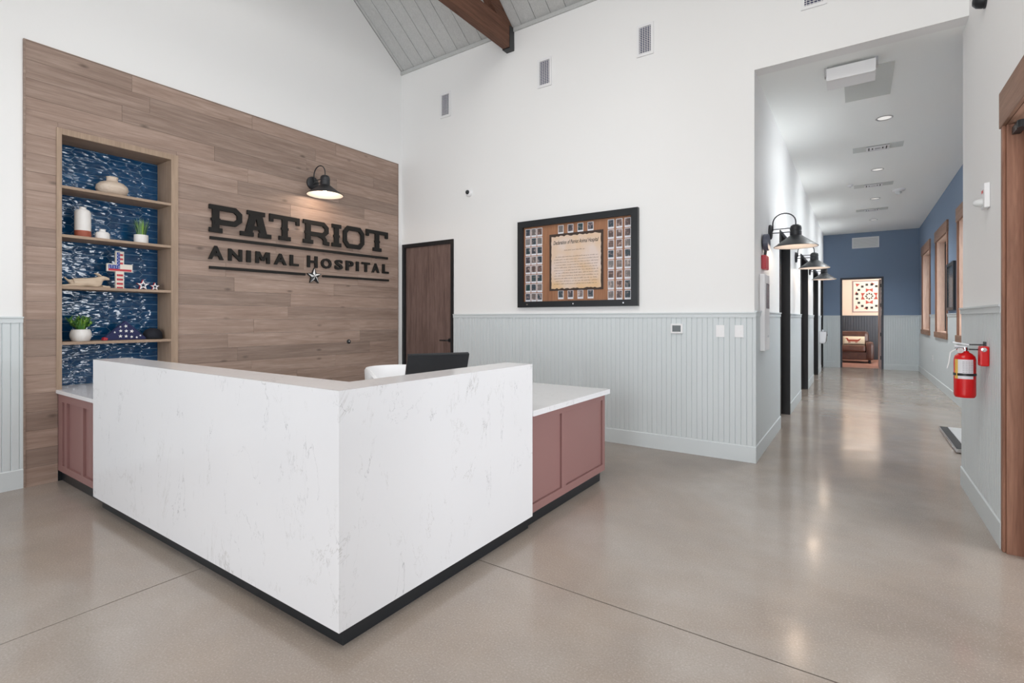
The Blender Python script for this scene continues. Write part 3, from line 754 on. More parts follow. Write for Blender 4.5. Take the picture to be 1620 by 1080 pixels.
for i, ch in enumerate('ANIMALHOSPITAL'):
    big_ = ch in 'AH' and i in (0, 6)
    z0 = 1.972+i*.0017; h = .142 if big_ else .128
    if ch == 'M':
        u0, w = AB[2*i], AB[2*i+1]-AB[2*i]; mb = MB(); t = .036
        rect(mb, 0, t, 0, h, u0, z0); rect(mb, w-t, w, 0, h, u0, z0)
        quadp(mb, [(0, h), (w/2-.014, .028), (w/2+.014, .028), (t+.008, h)], u0, z0); quadp(mb, [(w-t-.008, h), (w/2-.014, .028), (w/2+.014, .028), (w, h)], u0, z0)
        mb.build('letter', M['matte_black'], sg); continue
    text_on(fsg, ch, AB[2*i], AB[2*i+1], z0, z0+h, D1-D0, bold=.018 if ch == 'M' else .035, depth=.1).build('letter', M['matte_black'], sg)
def bar(a, b, z0, z1, dz):
    MB().add([(D0, a, z0), (D0, b, z0+dz), (D0, b, z1+dz), (D0, a, z1), (D1, a, z0), (D1, b, z0+dz), (D1, b, z1+dz), (D1, a, z1)],
             [(0, 3, 2, 1), (4, 5, 6, 7), (0, 1, 5, 4), (1, 2, 6, 5), (2, 3, 7, 6), (3, 0, 4, 7)]).build('bar', M['matte_black'], sg)
bar(-2.685, -.305, 2.178, 2.208, .018); bar(-2.69, -1.60, 1.872, 1.901, .006); bar(-1.36, -.287, 1.874, 1.901, .012)
def starpts(c, r, r2=.40, a0=pi/2): return [(c[0]+(r if k % 2 == 0 else r*r2)*cos(a0+k*pi/5), c[1]+(r if k % 2 == 0 else r*r2)*sin(a0+k*pi/5)) for k in range(10)]
sp = starpts((-1.48, 1.878), .092); so = starpts((-1.48, 1.878), .103, .46)
st_ = MB(); quadp(st_, so, 0, 0); st_.build('star_backing', M['black_metal'], sg)
st_ = MB()
for k in range(10):
    a, b = sp[k], sp[(k+1) % 10]
    st_.slot(k % 2).add([(D1+.001, *a), (D1+.001, *b), (D1+.02, -1.48, 1.878)], [(0, 1, 2)])
st_.build('star', [M['star_white'], M['black_metal']], sg)
# the pins that carry the letters on the wall
pn = MB()
for y in (-2.6, -1.9, -1.1, -.5):
    for z in (2.194, 1.888): pn.cyl((0, y, z), .004, 0, D0+.002, 'x', 8)
pn.build('mounting_pin', M['black_metal'], sg)

# ---------------------------------------------------------------- gooseneck wall lamps
def lamp(loc, rotz, label, group, power):
    t = thing('wall_lamp', (0, 0, 0), label, 'wall lamp', group)
    d = .255
    MB().lathe([(.08, 0), (.08, .018), (.07, .026), (0, .028)], (0, 0, .18), 'x', 28).build('wall_plate', M['dark_metal'], t)
    R = (d-.035)/2; arc = [(.035, 0, .19), (.035, 0, .27)]+[(.035+R-R*cos(a), 0, .27+R*.92*sin(a)) for a in [pi*k/14 for k in range(1, 14)]]+[(d, 0, .27), (d, 0, .235)]
    MB().tube(arc, .0065, 8).tube([(.0, 0, .19), (.035, 0, .19)], .009, 8).build('gooseneck', M['dark_metal'], t)
    MB().tube([(.02, 0, .205), (d-.04, 0, .205)], .005, 8).tube([(.02, 0, .165), (d-.04, 0, .165)], .005, 8).build('strut', M['dark_metal'], t)
    MB().lathe([(.05, .118), (.056, .122), (.056, .165), (.053, .168), (.053, .176), (.056, .180), (.055, .205), (.048, .226), (.03, .238), (0, .242)], (d, 0, 0), 'z', 28).build('socket_cap', M['dark_metal'], t)
    sh_ = MB().lathe([(.212, 0), (.213, .004), (.052, .125), (.044, .125), (.044, .118), (.206, .003), (.212, 0)], (d, 0, 0), 'z', 40, True, False).build('lamp_shade', M['dark_metal'], t)
    MB().lathe([(.2055, .0015), (.0435, .1165), (0, .1165)], (d, 0, 0), 'z', 40, True, False).build('shade_lining', M['lining'], sh_)
    MB().lathe([(0, .045), (.02, .05), (.03, .068), (.026, .088), (.014, .105), (.013, .116)], (d, 0, 0), 'z', 16).build('bulb', M['bulb'], sh_)
    l = bpy.data.lights.new('lamp_light', 'POINT'); l.energy = power; l.color = (1, .78, .60); l.shadow_soft_size = .03
    lo = bpy.data.objects.new('lamp_light', l); COL.objects.link(lo); lo.parent = t; lo.location = (d, 0, .025)
    t.location = loc; t.rotation_euler = (0, 0, rotz); return t
l0 = lamp((.001, -1.488, 2.835), 0, 'dark gooseneck barn lamp on the plank wall above the lettering', None, 5.5)
l1 = lamp((HX, .97, 2.128), 0, 'largest-looking dark gooseneck lamp, first on the hall wall above the red alarm', 'gooseneck lamps on the hall wall', 3)
copy_tree(l1, (HX, 3.76, 2.128), 0, 'middle gooseneck lamp on the hall wall, between first and second black door frames')
copy_tree(l1, (HX, 6.48, 2.128), 0, 'farthest gooseneck lamp on the hall wall, nearest the blue end wall')

# ---------------------------------------------------------------- things on the shelves
XS = -.125
# squat vase
v0 = MB().lathe([(0, 0), (.075, 0), (.105, .022), (.122, .062), (.116, .095), (.088, .122), (.050, .135), (.043, .140), (.043, .170), (.047, .178), (.038, .178), (.036, .14), (0, .13)], (XS-.02, -3.458, SH[0]), 'z', 36).build('vase', M['vase'])
tag(v0, 'squat cream marbled vase alone on the top shelf', 'vase')
cn = thing('canister', (XS, -3.677, SH[1]), 'tall white canister vase with a terracotta base on the second shelf', 'vase')
MB().lathe([(0, 0), (.055, 0), (.058, .006), (.058, .062)], (XS, -3.677, SH[1]), 'z', 28).build('base', M['terracotta'], cn)
MB().lathe([(.058, .062), (.057, .225), (.045, .246), (.026, .252), (.023, .256), (.023, .268), (.028, .272), (.018, .272), (0, .262)], (XS, -3.677, SH[1]), 'z', 28).build('body', M['white_ceramic'], cn)
jr = thing('small_jar', (XS, -3.535, SH[1]), 'small white jar with thin brown base between canister and grass pot', 'jar')
MB().lathe([(0, 0), (.052, 0), (.053, .008)], (XS, -3.535, SH[1]), 'z', 24).build('base', M['terracotta'], jr)
MB().lathe([(.053, .008), (.053, .058), (.044, .070), (.024, .076), (.022, .092), (.027, .097), (.015, .097), (0, .092)], (XS, -3.535, SH[1]), 'z', 24).build('body', M['white_ceramic'], jr)
# grass pot
gp = thing('potted_grass', (XS, -3.237, SH[1]), 'thin-bladed green grass in a small white pot on the second shelf', 'plant')
MB().lathe([(0, 0), (.054, 0), (.057, .01), (.057, .085), (.052, .085), (.050, .072), (0, .072)], (XS, -3.237, SH[1]), 'z', 28).build('pot', M['white_ceramic'], gp)
MB().lathe([(0, .0735), (.049, .0735)], (XS, -3.237, SH[1]), 'z', 20).build('soil', M['soil'], gp)
random.seed(11)
def blade(mb, b, dirn, ln, lean, w, curl=.6):
    d = Vector((cos(dirn), sin(dirn), 0)); s = Vector((-sin(dirn), cos(dirn), 0)); pts = []
    n = 5
    for k in range(n+1):
        t = k/n; p = Vector(b)+d*(lean*ln*t**1.6)+Vector((0, 0, 1))*ln*(t-curl*lean*t*t*.5); ww = w*(1-t**2)*.5+.0002
        pts.append((p-s*ww, p+s*ww))
    mb.add([q for pr in pts for q in pr], [(2*k, 2*k+1, 2*k+3, 2*k+2) for k in range(n)], True)
mb = MB()
for k in range(110):
    a = random.uniform(0, 2*pi); r = random.uniform(0, .038)
    mb.slot(0 if random.random() < .7 else 1)
    blade(mb, (XS+r*cos(a), -3.237+r*sin(a), SH[1]+.07), a+random.uniform(-.4, .4), random.uniform(.10, .19), random.uniform(.05, .42), .006)
mb.build('grass_blades', [M['grass_green'], M['light_green']], gp)['kind'] = 'stuff'
# flag cross
fx = XS+.01
cr = thing('flag_cross', (fx, -3.412, SH[2]), 'wooden cross painted with stars and stripes standing on the third shelf', 'cross')
def fcr(u, v, w): return (fx+w, -3.412+u, SH[2]+v)
def cplate(mb, a, b, c, d, w0, w1): mb.prism([(a, c), (b, c), (b, d), (a, d)], lambda u, v: fcr(u, v, w0), lambda u, v: fcr(u, v, w1)); return mb
w_, hA, hC, az0, az1 = .032, .098, .345, .158, .228
mb = MB().prism([(-w_, 0), (w_, 0), (w_, az0), (hA, az0), (hA, az1), (w_, az1), (w_, hC), (-w_, hC), (-w_, az1), (-hA, az1), (-hA, az0), (-w_, az0)], lambda u, v: fcr(u, v, -.012), lambda u, v: fcr(u, v, .012))
mb.build('cross_body', M['flag_white'], cr, bevel=.001)
cplate(cplate(MB(), -.088, .0, .182, .219, .012, .014), -.024, .0, .219, .335, .012, .014).build('canton', M['flag_blue'], cr)
for a, b, c, d in ((-.088, .09, .163, .182), (.001, .024, .226, .244), (.001, .024, .265, .283), (.001, .024, .304, .322), (-.024, .024, .116, .134), (-.024, .024, .077, .095), (-.024, .024, .038, .056), (-.024, .024, .002, .018)):
    cplate(MB(), a, b, c, d, .012, .0138).build('stripe', M['flag_red'], cr)
mb = MB()
for u, v in [(-.08+i*.018, .19+j*.014+(i % 2)*.006) for i in range(5) for j in range(2)]+[(-.018+(j % 2)*.01, .222+j*.0145) for j in range(8)]:
    mb.prism(starpts((u, v), .0048), lambda a, b: fcr(a, b, .014), lambda a, b: fcr(a, b, .0148))
o = mb.build('star_print', M['star_white'], cr); o['kind'] = 'stuff'
# two star ornaments
def star_orn(y, r, label, x):
    c = (y, SH[2]+r*.81)
    t = thing('star_ornament', (x, y, SH[2]), label, 'ornament', 'star ornaments on the third shelf')
    for k, (rr, r0, d0, d1, mt) in enumerate(((r, .72*r, -.014, .014, 'flag_red'), (r*.93, .58*r, -.0145, .0155, 'star_white'))):
        a = starpts(c, rr); b = starpts(c, rr*.56 if k == 0 else rr*.50)
        mb = MB()
        for i in range(10):
            j = (i+1) % 10
            mb.prism([a[i], a[j], b[j], b[i]], lambda u, v: (x+d0, u, v), lambda u, v: (x+d1, u, v))
        mb.build('rim' if k == 0 else 'inner_band', M[mt], t)
    mb = MB(); b = starpts(c, r*.30); a = starpts(c, r*.47)
    for i in range(10):
        j = (i+1) % 10; mb.prism([a[i], a[j], b[j], b[i]], lambda u, v: (x-.012, u, v), lambda u, v: (x+.012, u, v))
    mb.build('core', M['navy'], t)
star_orn(-3.225, .054, 'larger red, white and blue star ornament on the third shelf', XS)
star_orn(-3.128, .042, 'smaller red, white and blue star ornament nearest the shelf side', XS+.004)
# carved dog (skin-modifier body)
def skin(name, chains, m_, parent, sub=2, flat=None):
    """chains: list of [(x,y,z,r),...]; chain starts may coincide with earlier vertices to join"""
    vs = []; es = []; rs = []; idx = {}
    for ch in chains:
        prev = None
        for (x, y, z, r) in ch:
            key = (round(x, 4), round(y, 4), round(z, 4))
            if key not in idx: idx[key] = len(vs); vs.append((x, y, z)); rs.append(r)
            i = idx[key]
            if prev is not None and prev != i: es.append((prev, i))
            prev = i
    org = ORG[parent.name] if parent is not None else Vector(vs[0])
    me = bpy.data.meshes.new(name); me.from_pydata([tuple(Vector(v)-org) for v in vs], es, [])
    o = bpy.data.objects.new(name, me); COL.objects.link(o)
    md = o.modifiers.new('Skin', 'SKIN'); 
    if not me.skin_vertices: bpy.context.view_layer.objects.active = o
    if not me.skin_vertices:
        me.skin_vertices.new() if hasattr(me.skin_vertices, 'new') else None
    sv = me.skin_vertices[0].data
    for i, r in enumerate(rs): 
        rr = r if isinstance(r, tuple) else (r, r)
        sv[i].radius = rr; sv[i].use_root = (i == 0)
    md.use_smooth_shade = True
    s2 = o.modifiers.new('Subsurf', 'SUBSURF'); s2.levels = sub; s2.render_levels = sub
    bpy.context.view_layer.update()
    m2 = bpy.data.meshes.new_from_object(o.evaluated_get(bpy.context.evaluated_depsgraph_get()))
    bpy.data.objects.remove(o)
    for p in m2.polygons: p.use_smooth = True
    m2.materials.clear(); m2.materials.append(m_)
    o = bpy.data.objects.new(name, m2); COL.objects.link(o)
    if parent is not None: o.parent = parent
    else: o.location = org
    ORG[o.name] = org; return o
z = SH[2]; x = XS-.01
dg = thing('carved_dog', (x, -3.66, z), 'pale carved wooden dog lying down with ears back, left on the third shelf', 'figurine')
skin('body', [
    [(x, -3.70, z+.044, .043), (x, -3.63, z+.047, .044), (x, -3.585, z+.055, .038), (x, -3.555, z+.075, .030), (x, -3.535, z+.094, .028), (x, -3.505, z+.090, .017), (x, -3.478, z+.082, .012)],
    [(x, -3.70, z+.044, .043), (x, -3.745, z+.038, .034), (x, -3.775, z+.055, .009), (x, -3.805, z+.088, .006)],
    [(x, -3.585, z+.055, .038), (x+.02, -3.56, z+.016, .014), (x+.02, -3.51, z+.012, .011), (x+.02, -3.478, z+.011, .010)],
    [(x, -3.585, z+.055, .038), (x-.022, -3.56, z+.016, .014), (x-.022, -3.51, z+.012, .011), (x-.022, -3.486, z+.011, .010)],
    [(x, -3.745, z+.038, .034), (x+.03, -3.75, z+.016, .016), (x+.032, -3.80, z+.011, .011), (x+.03, -3.83, z+.010, .009)],
    ], M['carved'], dg)
for s in (-1, 1):
    skin('ear', [[(x+s*.014, -3.545, z+.108, .009), (x+s*.019, -3.565, z+.122, .009), (x+s*.021, -3.588, z+.134, .004)]], M['carved'], dg, 1)
# fern pot
px_, py_ = XS-.005, -3.690
fp = thing('potted_fern', (px_, py_, SH[3]), 'bushy green fern in a rounded white pot on the lowest shelf', 'plant')
MB().lathe([(0, 0), (.050, 0)]+[(.050+.026*sin(pi*(.08+.80*k/12))**.75, .001+.102*k/12) for k in range(13)]+[(.059, .103), (.058, .09), (0, .09)], (px_, py_, SH[3]), 'z', 48).build('pot', M['white_ceramic'], fp)
MB().lathe([(0, .0915), (.057, .0915)], (px_, py_, SH[3]), 'z', 20).build('soil', M['soil'], fp)
random.seed(3)
mb = MB()
for k in range(64):
    a = random.uniform(0, 2*pi); ln = random.uniform(.08, .165)*(1 if k < 44 else .7); lean = random.uniform(.15, 1.0)
    if abs(cos(a))*lean*ln > .11: lean *= .6
    mb.slot(1 if random.random() < .5 else 0)
    b = (px_+.022*cos(a), py_+.022*sin(a), SH[3]+.088)
    blade(mb, b, a+random.uniform(-.4, .4), ln, lean, random.uniform(.014, .024), .55)
    t2 = random.uniform(.5, .8); d = Vector((cos(a), sin(a), 0)); q = Vector(b)+d*(lean*ln*t2**1.6)+Vector((0, 0, ln*(t2-.275*lean*t2*t2)))
    for da in (-1.0, 1.0): blade(mb, tuple(q), a+da, ln*.35, 1.0, .014, .5)
mb.build('fronds', [M['green'], M['light_green']], fp)['kind'] = 'stuff'
# folded flag
z = SH[3]; fy = -3.368; fx2 = XS+.0
ff_ = thing('folded_flag', (fx2, fy, z), 'navy folded flag triangle with white stars on the lowest shelf', 'flag')
hw_, hh = .168, .178
mb = MB()
tri = [(-hw_+.02, 0), (hw_-.01, 0), (hw_, .012), (.012, hh-.01), (0, hh), (-.012, hh-.01), (-hw_+.005, .022)]
mb.prism([(fy+a, z+b) for a, b in tri], lambda u, v: (fx2-.028, u, v), lambda u, v: (fx2+.028, u, v))
mb.build('cloth', M['navy'], ff_, bevel=.008)
MB().prism([(fy-hw_-.004, z+.001), (fy-hw_+.028, z+.001), (fy-hw_+.034, z+.02), (fy-hw_+.004, z+.03)], lambda u, v: (fx2-.024, u, v), lambda u, v: (fx2+.031, u, v)).build('red_fold', M['flag_red'], ff_, bevel=.003)
for u, v, r in ((.0, .128, .016), (-.04, .085, .016), (.003, .083, .016), (.047, .080, .018), (-.042, .036, .017), (.002, .034, .016), (.045, .028, .014), (.086, .022, .012), (-.085, .072, .010), (-.042, .122, .010), (.115, .038, .010)):
    if abs(u) > hw_*(1-v/hh)-.006: u = math.copysign(hw_*(1-v/hh)-.012, u)
    MB().prism(starpts((fy+u, z+v), r, .42, pi/2+random.uniform(-.3, .3)), lambda a, b: (fx2+.0275, a, b), lambda a, b: (fx2+.0292, a, b)).build('star', M['star_white'], ff_)
# dark cap behind it
cp = thing('black_cap', (XS-.04, -3.135, z), 'black cap tucked beside the folded flag on the lowest shelf', 'cap')
MB().lathe([(0, 0), (.078, 0), (.082, .02), (.076, .062), (.055, .092), (.02, .105), (0, .106)], (XS-.045, -3.125, z), 'z', 28).build('crown', M['black_cloth'], cp)
bm_ = MB(); vs = []
for i in range(13):
    a = -1.15+2.3*i/12; vs += [(XS-.045+.075*cos(a), -3.125+.075*sin(a), z+.014), (XS-.045+(.075+.06*cos(a*1.2))*cos(a), -3.125+.085*sin(a), z+.004)]
bm_.add(vs+[(p[0], p[1], p[2]+.004) for p in vs], [(2*i, 2*i+1, 2*i+3, 2*i+2) for i in range(12)]+[(26+2*i, 26+2*i+2, 26+2*i+3, 26+2*i+1) for i in range(12)], True)
bm_.build('brim', M['black_cloth'], cp)

# ---------------------------------------------------------------- framed photo board on the picture wall
fx0, fx1, fzA, fzB = 2.065, 3.597, 1.495, 2.543
pf = thing('framed_photo_board', ((fx0+fx1)/2, 0, fzA), 'black-framed board of small photographs around a parchment declaration', 'framed picture')
fw_ = .075
mb = MB()
for a, b, c, d in ((fx0, fx1, fzB-fw_, fzB), (fx0, fx1, fzA, fzA+fw_-.005), (fx0, fx0+fw_, fzA+fw_-.005, fzB-fw_), (fx1-fw_, fx1, fzA+fw_-.005, fzB-fw_)):
    mb.box(a, b, -.048, -.001, c, d)
pfr = mb.build('frame', M['black_plastic'], pf)
ix0, ix1, iz0, iz1 = fx0+fw_, fx1-fw_, fzA+fw_-.005, fzB-fw_
MB().box(ix0, ix1, -.012, -.001, iz0, iz1).build('backing', M['cork'], pf)
for x in (fx0+.14, (fx0+fx1)/2, fx1-.16): MB().lathe([(0, -.052), (.008, -.052), (.010, -.048)], (x, 0, fzA+.035), 'y', 14).build('screw', M['chrome'], pfr)
pw, ph = .073, .103
ms = MB().slot(0).box(-pw/2, pw/2, -.0025, 0, -ph/2, ph/2).slot(1).box(-pw/2+.0065, pw/2-.0065, -.0032, -.0025, -ph/2+.021, ph/2-.007)
first = None
rowh = (iz1-iz0)/8.05
spots = []
for r in range(8):
    zc = iz0+.052+r*rowh*.995
    for c in range(3):
        spots.append((ix0+.058+c*.083, zc)); spots.append((ix1-.048-c*.097, zc))
for c in range(4):
    spots.append((2.653+c*.127, iz1-.068)); spots.append((2.653+c*.127, iz0+.072))
for (x, zc) in spots:
    if first is None:
        first = ms.build('photo', [M['label'], M['snap']], pf, org=(0, 0, 0)); first.location = Vector((x, -.012, zc))-ORG[pf.name]
    else: inst('photo', first.data, pf, (x, -.012, zc))
# parchment with ragged dark edge
random.seed(9)
def ragged(a, b, c, d, amp, n=26):
    pts = []
    for k in range(n): pts.append((a+(b-a)*k/n, c+random.uniform(-amp, amp)))
    for k in range(n): pts.append((b+random.uniform(-amp*.4, amp*.4), c+(d-c)*k/n))
    for k in range(n): pts.append((b-(b-a)*k/n, d+random.uniform(-amp, amp)))
    for k in range(n): pts.append((a+random.uniform(-amp*.4, amp*.4), d-(d-c)*k/n))
    return pts
MB().prism([(2.500, 1.685), (3.190, 1.685), (3.190, 2.352), (2.500, 2.352)], lambda u, v: (u, -.0125, v), lambda u, v: (u, -.015, v)).build('parchment_border', mat('burnt_edge', (.06, .04, .032), .9), pf)
pch = MB().prism(ragged(2.528, 3.162, 1.712, 2.322, .008), lambda u, v: (u, -.015, v), lambda u, v: (u, -.0165, v)).build('parchment', M['parchment'], pf)
def fpw(u, v, w): return (u, -.0166-w, v)
hdg = text_on(fpw, 'Declaration of Patriot Animal Hospital', 2.555, 3.135, 2.212, 2.272, .0006, shear=.35, bold=.012, depth=.1)
hdg.build('heading_text', M['ink'], pch)
text_on(fpw, 'Established July 4, 2021', 2.71, 2.98, 2.155, 2.180, .0006, shear=.35, depth=.1).build('date_text', M['brown_ink'], pf) if False else None
mb = MB()
def scrawl(x0, x1, z):
    x = x0
    while x < x1:
        wl_ = random.uniform(.012, .05); e = min(x+wl_, x1); q = x
        up_ = 1
        while q < e:
            st = random.uniform(.003, .006); h_ = random.uniform(.004, .008)*(1.7 if random.random() < .18 else 1)
            mb.box(q, q+.0016, -.0172, -.0166, z, z+h_); mb.box(q, q+st, -.0172, -.0166, z+(0 if up_ else h_-.0016), z+(.0016 if up_ else h_)); up_ = 1-up_; q += st
        x = e+random.uniform(.006, .012)
scrawl(2.70, 2.96, 2.150)
for k in range(11): scrawl(2.555+(.01 if k % 3 else .03), 3.135-random.uniform(0, .02), 2.075-k*.0315)
o = mb.build('handwriting', M['brown_ink'], pch); o['kind'] = 'stuff'

# ---------------------------------------------------------------- vents, devices on the picture wall
def wall_vent(x0, x1, z0, z1, label):
    t = thing('air_vent', ((x0+x1)/2, 0, z0), label, 'vent', 'supply grilles high on the back wall')
    b = .028; mb = MB()
    for a, c, d, e in ((x0, x1, z1-b, z1), (x0, x1, z0, z0+b), (x0, x0+b, z0+b, z1-b), (x1-b, x1, z0+b, z1-b)): mb.box(a, c, -.014, -.001, d, e)
    mb.build('frame', M['white_plastic'], t)
    MB().box(x0+b, x1-b, -.003, -.001, z0+b, z1-b).build('backing', M['vent_dark'], t)
    n = 15; p = (z1-z0-2*b)/n
    first = None
    for k in range(n):
        zc = z0+b+p*(k+.5)
        if first is None: first = MB().prism([(-.011, -.005), (-.003, .001), (-.003, .004), (-.011, -.001)], lambda y, q: (x0+b, y, q), lambda y, q: (x1-b, y, q)).build('slat', M['white_plastic'], t, org=(0, 0, 0)); first.location = Vector((0, 0, zc))-ORG[t.name]
        else: inst('slat', first.data, t, (0, 0, zc))
    for k in range(5):
        xc = x0+b+(x1-x0-2*b)*(k+.5)/5; MB().box(xc-.002, xc+.002, -.013, -.010, z0+b, z1-b).build('divider', M['white_plastic'], t)
wall_vent(.751, .942, 4.123, 4.462, 'leftmost white louvred vent high on the white wall, nearest the plank wall')
wall_vent(2.331, 2.524, 4.132, 4.474, 'middle white louvred vent high on the white wall, right of the beam end')
wall_vent(3.570, 3.755, 4.143, 4.478, 'third white louvred vent high on the white wall, above the framed board')
wall_vent(5.10, 5.30, 4.12, 4.465, 'rightmost white vent above the hall opening, cut off by the picture top')
dc = thing('dome_camera', (1.269, 0, 3.027), 'small white dome camera with black eye on the white wall above the door', 'camera')
MB().lathe([(.052, 0), (.052, -.014), (.044, -.030), (.03, -.036), (0, -.036)], (1.269, 0, 3.027), 'y', 28).build('base', M['white_plastic'], dc)
MB().lathe([(.029, -.034), (.026, -.048), (.014, -.058), (0, -.060)], (1.262, 0, 3.03), 'y', 24).build('dome', M['black_plastic'], dc)
# thermostat and two switch plates
t_ = thing('thermostat', (4.0, -.01, 1.205), 'white thermostat with a grey screen on the grey panelling', 'thermostat')
MB().box(3.940, 4.060, -.032, -.010, 1.208, 1.308).build('housing', M['white_plastic'], t_, bevel=.006)
MB().box(3.958, 4.042, -.034, -.0315, 1.226, 1.290).build('screen', M['screen'], t_)
for xa, lb in ((4.378, 'left white blank switch plate on the grey panelling beside the hall corner'), (4.548, 'right white rocker switch plate on the grey panelling, nearest the hall corner')):
    s_ = thing('switch_plate', (xa+.038, -.01, 1.18), lb, 'switch', 'switch plates on the grey panelling')
    MB().box(xa, xa+.078, -.017, -.010, 1.18, 1.296).build('plate', M['white_plastic'], s_, bevel=.0015)
    MB().box(xa+.022, xa+.056, -.021, -.017, 1.205, 1.271).build('rocker', M['white_plastic'], s_, bevel=.0015)
# small camera on the plank wall
k_ = thing('mini_camera', (0.002, -.955, 1.058), 'tiny round black camera on the plank wall right of centre', 'camera')
MB().lathe([(.028, 0), (.028, .010), (.02, .014), (0, .014)], (.002, -.955, 1.058), 'x', 20).build('housing', M['black_plastic'], k_)
MB().lathe([(.013, .013), (.009, .018), (0, .019)], (.002, -.950, 1.062), 'x', 14).build('lens', M['steel'], k_)

# ---------------------------------------------------------------- truss
tr_ = thing('roof_truss', (1.93, -5, 4.705), 'dark brown timber roof truss beam with black steel end shoe', 'beam')
bx0, bx1 = 1.88, 1.98
MB().box(bx0, bx1, -9.9, -.012, 4.705, 4.985).build('bottom_chord', M['beam'], tr_, bevel=.003)
for s in (0, 1):
    pts = [(-.02, EAVE-.23), (-.02, EAVE-.005), (-4.98, roof(-4.98)-.01), (-4.98, roof(-4.98)-.26)]
    if s: pts = [(-10-p[0], p[1]) for p in pts]
    MB().prism(pts, lambda y, z: (bx0+.004, y, z), lambda y, z: (bx1-.004, y, z)).build('top_chord', M['beam'], tr_)
MB().box(bx0+.004, bx1-.004, -5.07, -4.93, 4.985, roof(-5.0+1e-6)-.2).build('king_post', M['beam'], tr_)
MB().box(bx0-.006, bx1+.006, -.10, -.001, 4.695, 4.705).box(bx1, bx1+.006, -.10, -.001, 4.705, EAVE-.01).box(bx0-.006, bx0, -.10, -.001, 4.705, EAVE-.01).build('steel_shoe', M['black_metal'], tr_)

# ---------------------------------------------------------------- hall left wall devices
ha = thing('fire_alarm', (HX, .47, 1.85), 'red wall alarm with dark rounded sounder above it, on the hall corner', 'alarm')
MB().box(HX+.001, HX+.045, .40, .60, 1.86, 2.0).build('red_box', M['dull_red'], ha, bevel=.008)
mb = MB(); ov = [(.50+.105*cos(a)*1.0, 2.135+(.085 if sin(a) > 0 else .085)*sin(a)) for a in [2*pi*k/24 for k in range(24)]]
mb.prism(ov, lambda u, v: (HX+.012, u, v), lambda u, v: (HX+.06, u, v)); mb.build('sounder', mat('slate_plastic', (.09, .10, .14), .4), ha, bevel=.008)
MB().tube([(HX+.02, .47, 1.99), (HX+.03, .47, 2.07)], .008, 8).tube([(HX+.02, .54, 1.99), (HX+.03, .54, 2.07)], .008, 8).build('stem', M['black_metal'], ha)
cb_ = thing('control_cabinet', (HX, .5, 1.04), 'white wall cabinet with grey window on the hall corner below the alarm', 'control panel')
MB().box(HX+.002, HX+.052, .27, .60, 1.04, 1.80).build('housing', M['white_plastic'], cb_, bevel=.006)
MB().box(HX+.052, HX+.055, .37, .56, 1.46, 1.71).build('window', M['navy_screen'], cb_, bevel=.001)
MB().box(HX+.052, HX+.060, .44, .50, 1.17, 1.19).build('latch', M['steel'], cb_)
df = thing('drinking_fountain', (HX, 9.58, .70), 'stainless drinking fountain on the far part of the hall wall', 'fountain')
MB().prism([(0, .74), (.12, .74), (.15, .80), (.16, 1.0), (.16, 1.035), (0, 1.035)], lambda d, z: (HX+.011+d, 9.42, z), lambda d, z: (HX+.011+d, 9.74, z)).build('basin', M['steel'], df, bevel=.01)
MB().lathe([(0, .0), (.018, 0), (.016, .03), (.008, .05), (0, .052)], (HX+.08, 9.5, 1.035), 'z', 14).build('bubbler', M['chrome'], df)
MB().box(HX+.172, HX+.178, 9.46, 9.70, .93, .97).build('push_bar', M['black_plastic'], df)

# ---------------------------------------------------------------- near right wall devices
fex = thing('fire_extinguisher', (6.120, -.66, .825), 'red fire extinguisher with white label hanging on the grey panelled wall', 'fire extinguisher')
ec = (6.120, -.66, 0)
MB().lathe([(0, .828), (.050, .828), (.056, .838), (.058, .85), (.058, 1.082), (.053, 1.105), (.038, 1.122), (.022, 1.132), (.020, 1.14)], ec, 'z', 36).build('cylinder', M['red'], fex)
fcyl = fex.children[0]
def wrap(r, z0, z1, a0, a1, name, m_):
    n = 14; mb = MB(); vs = []
    for i in range(n+1):
        a = a0+(a1-a0)*i/n
        for rr, zz in ((r, z0), (r+.0008, z0), (r+.0008, z1), (r, z1)): vs.append((ec[0]+rr*cos(a), ec[1]+rr*sin(a), zz))
    fs = []
    for i in range(n):
        for q in range(4): fs.append((i*4+q, i*4+(q+1) % 4, (i+1)*4+(q+1) % 4, (i+1)*4+q))
    return mb.add(vs, fs, True).build(name, m_, fcyl)
fc_ = math.atan2(-5.2155+.66, 5.522-6.128)     # direction of the room / entrance side
wrap(.0583, .955, 1.085, fc_-.95, fc_+.80, 'label', M['label'])
wrap(.0588, .955, 1.085, fc_-1.0, fc_-.62, 'yellow_band', M['yellow'])
wrap(.0602, .975, .992, -pi, pi, 'strap', M['black_metal'])
def fex_f(u, v, w):
    a = fc_-.62+u/.0715; return (ec[0]+(.0594+w)*cos(a), ec[1]+(.0594+w)*sin(a), v)
mb = MB()
for k in range(7):
    z0 = 1.068-k*.0115; mb2 = []
    for j in range(5):
        u0 = .03+j*.018; mb.add([fex_f(u0, z0, 0), fex_f(u0+.014, z0, 0), fex_f(u0+.014, z0+.002, 0), fex_f(u0, z0+.002, 0)], [(0, 1, 2, 3)])
mb.build('label_print', M['ink'], fcyl)['kind'] = 'stuff'
MB().cyl((ec[0], ec[1], 0), .016, 1.132, 1.165, 'z', 16).tube([(ec[0]-.0, ec[1], 1.155), (ec[0]-.05, ec[1]-.02, 1.158)], .011, 10).build('valve', M['chrome'], fex)
MB().lathe([(.018, 0), (.018, .012), (0, .012)], (ec[0]-.028, ec[1]-.045, 1.145), 'y', 16).build('gauge', M['chrome'], fex)
